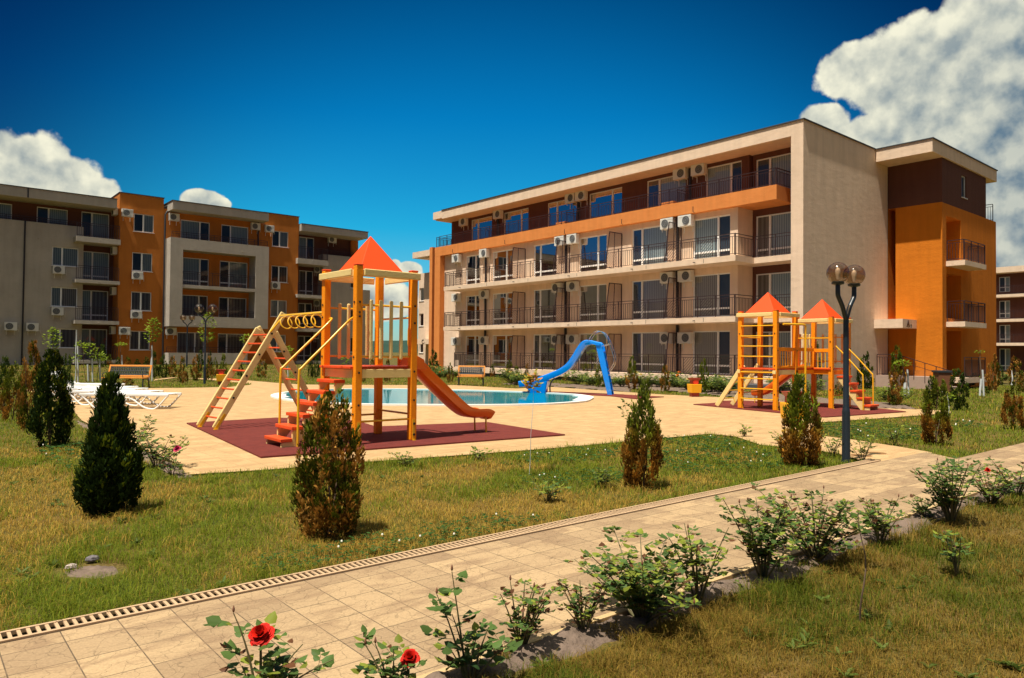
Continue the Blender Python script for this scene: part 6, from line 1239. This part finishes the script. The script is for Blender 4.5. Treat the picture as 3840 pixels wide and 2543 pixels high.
sapling('c9', 2200, 985, 30, 'sapling with a bright leafy crown tied to a thick pale stake', 4, leafz=(.62, 1.0), wd=.75, nleaf=190, leaf=.13, stemr=.022, lean=(.15, 0), stake_h=450, white=1)
sapling('c9', 1770, 765, 400, 'sapling with a small flat leaf tuft above the bench', 5, leafz=(.88, 1.0), wd=.75, nleaf=60, leaf=.13, stemr=.02, stake_h=595)
sapling('c9', 1110, 888, 200, 'tall pale staked sapling left of the balcony', 6, leafz=(.40, .55), wd=.4, nleaf=30, leaf=.13, stemr=.03, white=2, stake_h=460)
sapling('c9', 765, 800, 175, 'leafy sapling in front of the greige ground floor window', 7, leafz=(.55, 1.0), wd=.9, nleaf=150, leaf=.14, stemr=.02)
sapling('c9', 1262, 905, 370, 'young sapling between pale stakes left of the pair', 8, leafz=(.86, 1.0), wd=.5, nleaf=40, leaf=.13, stemr=.015, stake_h=730, lean=(-.25, 0))
sapling('c9', 1325, 902, 405, 'forked sapling with two leaf tufts over pale stakes', 9, leafz=(.72, 1.0), wd=.6, nleaf=70, leaf=.13, stemr=.018, stake_h=645)
sapling('c9', 1436, 902, 545, 'short sapling with drooping leaves right of the forked one', 10, leafz=(.68, 1.0), wd=.8, nleaf=80, leaf=.13, stemr=.018, stake_h=650)
sapling('ca', 1088, 800, 10, 'leafy sapling growing behind the terrace lamp', 11, leafz=(.56, 1.08), wd=1.0, nleaf=170, leaf=.15, stemr=.022)
sapling('ca', 2245, 885, 450, 'sapling seen between the second ladder and the handrails', 12, leafz=(.72, 1.0), wd=.9, nleaf=80, leaf=.13, stemr=.018, stake_h=760)
sapling('ca', 1665, 850, 275, 'sapling with leaves showing left of the ladder apex', 13, leafz=(.82, 1.0), wd=.7, nleaf=60, leaf=.13, stemr=.018)
sapling('ce', 375, 1430, 1262, 'small sapling seen through the tower opening', 14, leafz=(.6, 1.0), wd=.5, nleaf=50, leaf=.12, stemr=.012)
sapling('cb', 1962, 860, 430, 'sapling on a pale stake behind the blue slide lip', 15, leafz=(.92, 1.0), wd=.15, nleaf=10, leaf=.07, stemr=.012, stake_h=600)
sapling('cd', 772, 740, 300, 'whitewashed sapling with a green top by the entrance steps', 16, leafz=(.84, 1.0), wd=.6, nleaf=60, leaf=.10, stemr=.04, white=1, lean=(-.1, 0), stake_h=425)
sapling('cd', 1655, 740, 180, 'tall bare whitewashed sapling in front of the ochre wing', 17, leafz=(.94, 1.0), wd=.4, nleaf=24, leaf=.07, stemr=.03, white=1, stake_h=430)
sapling('cd', 1217, 692, 590, 'short pale stake behind the wide thuja on the right lawn', 18, bare=True, stemr=.03, white=2)
sapling('cd', 2025, 612, 430, 'whitewashed trunk at the far right of the lawn', 19, bare=True, stemr=.045, white=2)
sapling('cd', 1275, 1070, 690, 'slender pale stemmed sapling right of the wide thuja', 20, leafz=(.8, 1.0), wd=.35, nleaf=30, leaf=.07, stemr=.012, white=2)
sapling('cd', 1322, 640, 430, 'whitewashed trunk behind the dark green thuja of the right lawn', 21, bare=True, stemr=.04, white=2)
# ---------------- grass
polys = [[tuple(p[:2]) for p in plaza], [(-4, PATH_Y0-.05), (60, PATH_Y0-.05), (60, 3.98), (12.4, 4.1), (12.9, 4.88), (-4, 4.87)], [tuple(p[:2]) for p in bp_]]
soft = [bedA, bedB, bedC, bedC2, patch]
rg = np.random.default_rng(5)
def field(N_, r0_, r1_):
    # uniform-ish on screen: radius density ~ 1/r
    u = rg.random(N_); r = r0_*(r1_/r0_)**u; a = YAW+(rg.random(N_)-.5)*R_(98); return r*np.cos(a), r*np.sin(a), r
X, Y, Rr = [], [], []
for N_, a_, b_ in ((760000, 1.5, 14), (270000, 14, 60)):
    x, y, r = field(N_, a_, b_); X.append(x); Y.append(y); Rr.append(r)
X = np.concatenate(X); Y = np.concatenate(Y); Rr = np.concatenate(Rr)
ok = np.ones(len(X), bool)
for p_ in polys: ok &= ~inpoly(X, Y, p_)
for p_ in soft: ok &= ~(inpoly(X, Y, p_) & (vnoise(X, Y, .12, 44) < .74))
ok &= ~((Y > 56.5) | ((X > 29.2) & (Y > 16)) | ((X > 37.5) & (Y > 13)) | (X > 60))
X, Y, Rr = X[ok], Y[ok], Rr[ok]; n = len(X)
dry = (vnoise(X, Y, 1.1, 7)-.5)*.85+(vnoise(X, Y, .35, 8)-.5)*.45+(vnoise(X, Y, 3.5, 9)-.5)*.4+.47
dry = dry+.12*np.clip((3.0-Y)/1.5, 0, 1)-.30*np.clip((Rr-9)/6, 0, 1)+.10*np.clip((4-X)/4, 0, 1)*(Y < 9)
green_e = np.clip(1-np.abs(Y-8.6)/.9, 0, 1)*.2; dry = np.clip(dry-green_e, 0, 1)
wide = np.clip(Rr/7, .75, 7)
th = rg.random(n)*6.283; bend = (.3+1.3*rg.random(n)); D2 = np.stack([np.cos(th), np.sin(th)], 1)
hgt = (.022+.050*rg.random(n)**1.5)*(1.25-.6*dry)*(.6+.85*vnoise(X, Y, .09, 77))*(1+.5*(vnoise(X, Y, .25, 12) > .66))*np.where((Y < 2.8) & (Y > 2.2), 1.3, 1)*(1+.25*np.clip(Rr/20, 0, 1)); w_ = .0021*wide*(.8+.5*rg.random(n))
Z = np.vectorize(gz)(X, Y) if n < 2e6 else 0
side = np.stack([-D2[:, 1], D2[:, 0]], 1)*w_[:, None]; B0 = np.stack([X, Y, Z-.004], 1)
s3 = np.concatenate([side, np.zeros((n, 1))], 1); d3 = np.concatenate([D2, np.zeros((n, 1))], 1); upv = np.array([[0, 0, 1.]])
v0 = B0-s3; v1 = B0+s3; m3 = B0+upv*(hgt*.62)[:, None]+d3*(hgt*.28*bend)[:, None]; v2 = m3+s3*.75; v3 = m3-s3*.75; v4 = B0+upv*(hgt*(1.02-.25*bend))[:, None]+d3*(hgt*.85*bend)[:, None]
Vg = np.stack([v0, v1, v2, v3, v4], 1).reshape(-1, 3); bi = (np.arange(n)*5)[:, None]
cg1 = np.array([.11, .17, .014]); cg2 = np.array([.27, .29, .020]); cs1 = np.array([.62, .41, .075]); cs2 = np.array([.33, .20, .035])
k1 = rg.random((n, 1)); isdry = rg.random(n) < np.clip(dry*2.0-.50, .04, .88)
Cg = np.where(isdry[:, None], cs1*k1+cs2*(1-k1), cg1*k1+cg2*(1-k1))*(.7+.5*rg.random((n, 1)))*np.where(Y < 2.95, .54, .92)[:, None]  # vignette painted in: grass on the near side of the path darker
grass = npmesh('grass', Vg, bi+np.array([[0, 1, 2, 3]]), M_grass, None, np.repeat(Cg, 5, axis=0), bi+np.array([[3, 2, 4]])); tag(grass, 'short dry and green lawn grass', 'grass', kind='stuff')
# clover leaves and flowers
def clover():
    N_ = 60000; x, y, r = field(N_, 2.2, 34); m = np.zeros(N_, bool)
    for (cx_, cy_, rx, ry) in ((3.3, 5.15, 1.4, .35), (9.3, 6.5, 1.6, 1.1), (8.0, 7.8, 1.2, .6), (11, 7.6, .8, .9), (15.5, 6.6, 2.2, 1.2), (18.5, 6.2, 1.4, .6), (6.6, 6.4, .9, .5), (14.9, 7.6, 1.4, .5), (9.8, 1.9, 1.4, .5), (2.0, 12.5, .5, 2.)): m |= (((x-cx_)/rx)**2+((y-cy_)/ry)**2 < .5+.8*vnoise(x, y, .35, 31))
    for p_ in polys: m &= ~inpoly(x, y, p_)
    x, y, r = x[m], y[m], r[m]; n = len(x); P = []; 
    h = .03+.05*rg.random(n); base = np.stack([x, y, h], 1); parts = []
    for k in range(3):
        a = rg.random(n)*.8+k*2.1; D = np.stack([np.cos(a), np.sin(a), .1+.4*rg.random(n)], 1); S_ = np.stack([-np.sin(a), np.cos(a), (rg.random(n)-.5)*.5], 1); sz = .018*np.clip(r/6, .8, 2.5)*(.7+.6*rg.random(n)); C = np.array([.045, .105, .022])*(.6+.8*rg.random((n, 1))); parts.append(leaves(base, D, S_, sz, sz*.9, C))
    V_, Q_, C_ = merge(parts); tag(npmesh('clover', V_, Q_, M_leaf, None, C_), 'patches of green clover in the lawn', 'clover', kind='stuff')
    sel = rg.random(n) < .010*np.clip(r/6, .5, 3.0); fx, fy, fr = x[sel], y[sel], r[sel]; V_ = []; Q_ = []; o = 0
    for i in range(len(fx)):
        s = .0065*max(1, fr[i]/11); c = (fx[i], fy[i], .075+.03*rg.random()); V_ += [(c[0]-s, c[1]-s, c[2]-s), (c[0]+s, c[1]-s, c[2]-s), (c[0]+s, c[1]+s, c[2]-s), (c[0]-s, c[1]+s, c[2]-s), (c[0]-s*.7, c[1]-s*.7, c[2]+s), (c[0]+s*.7, c[1]-s*.7, c[2]+s), (c[0]+s*.7, c[1]+s*.7, c[2]+s), (c[0]-s*.7, c[1]+s*.7, c[2]+s)]
        for f in ((4, 5, 6, 7), (0, 1, 5, 4), (1, 2, 6, 5), (2, 3, 7, 6), (3, 0, 4, 7)): Q_.append(tuple(o+q for q in f))
        o += 8
    tag(npmesh('clover_flowers', np.array(V_), np.array(Q_), mat('white_clover_bloom', (.62, .58, .48), .8)), 'tiny white clover blooms scattered in the lawn', 'clover flowers', kind='stuff')
clover()
# broadleaf weeds as ground cover
def weeds():
    parts = []; N_ = 2600; x, y, r = field(N_, 2.3, 26); m = vnoise(x, y, .8, 71) > .62
    for p_ in polys: m &= ~inpoly(x, y, p_)
    x, y, r = x[m][:300], y[m][:300], r[m][:300]
    for i in range(len(x)):
        k = rg.integers(5, 11); a = rg.random(k)*6.283; s = (.035+.05*rg.random(k)); P = np.repeat([[x[i], y[i], .01]], k, 0); e = .25+.7*rg.random(k); D = np.stack([np.cos(a), np.sin(a), e], 1); S_ = np.stack([-np.sin(a), np.cos(a), (rg.random(k)-.5)*.4], 1); C = np.repeat([np.array([.10, .14, .025])*(.6+.7*rg.random())], k, 0); parts.append(leaves(P, D, S_, s, s*.32, C))
    V_, Q_, C_ = merge(parts); tag(npmesh('lawn_weeds', V_, Q_, M_leaf, None, C_), 'broadleaf weeds scattered through the lawn', 'weeds', kind='stuff')
weeds()
# stones on the bare patch
for (x, y, s, m_, lb) in ((165, 1320, .035, (.45, .36, .32), 'pale stone lying on the bare soil patch'), (213, 1302, .04, (.16, .14, .15), 'dark stone lying on the bare soil patch')):
    g = pr(x, y); b = MB(); b.lathe([(s*.5, 0), (s, s*.4), (s*.8, s*.9), (s*.2, s*1.2)], n=7); o = b.build('stone', mat('stone_'+lb[:4], m_, .9, bump=(40, 1)), smooth=False); o.location = (g.x, g.y, .01); o.scale = (1.3, .8, 1); tag(o, lb, 'stone')
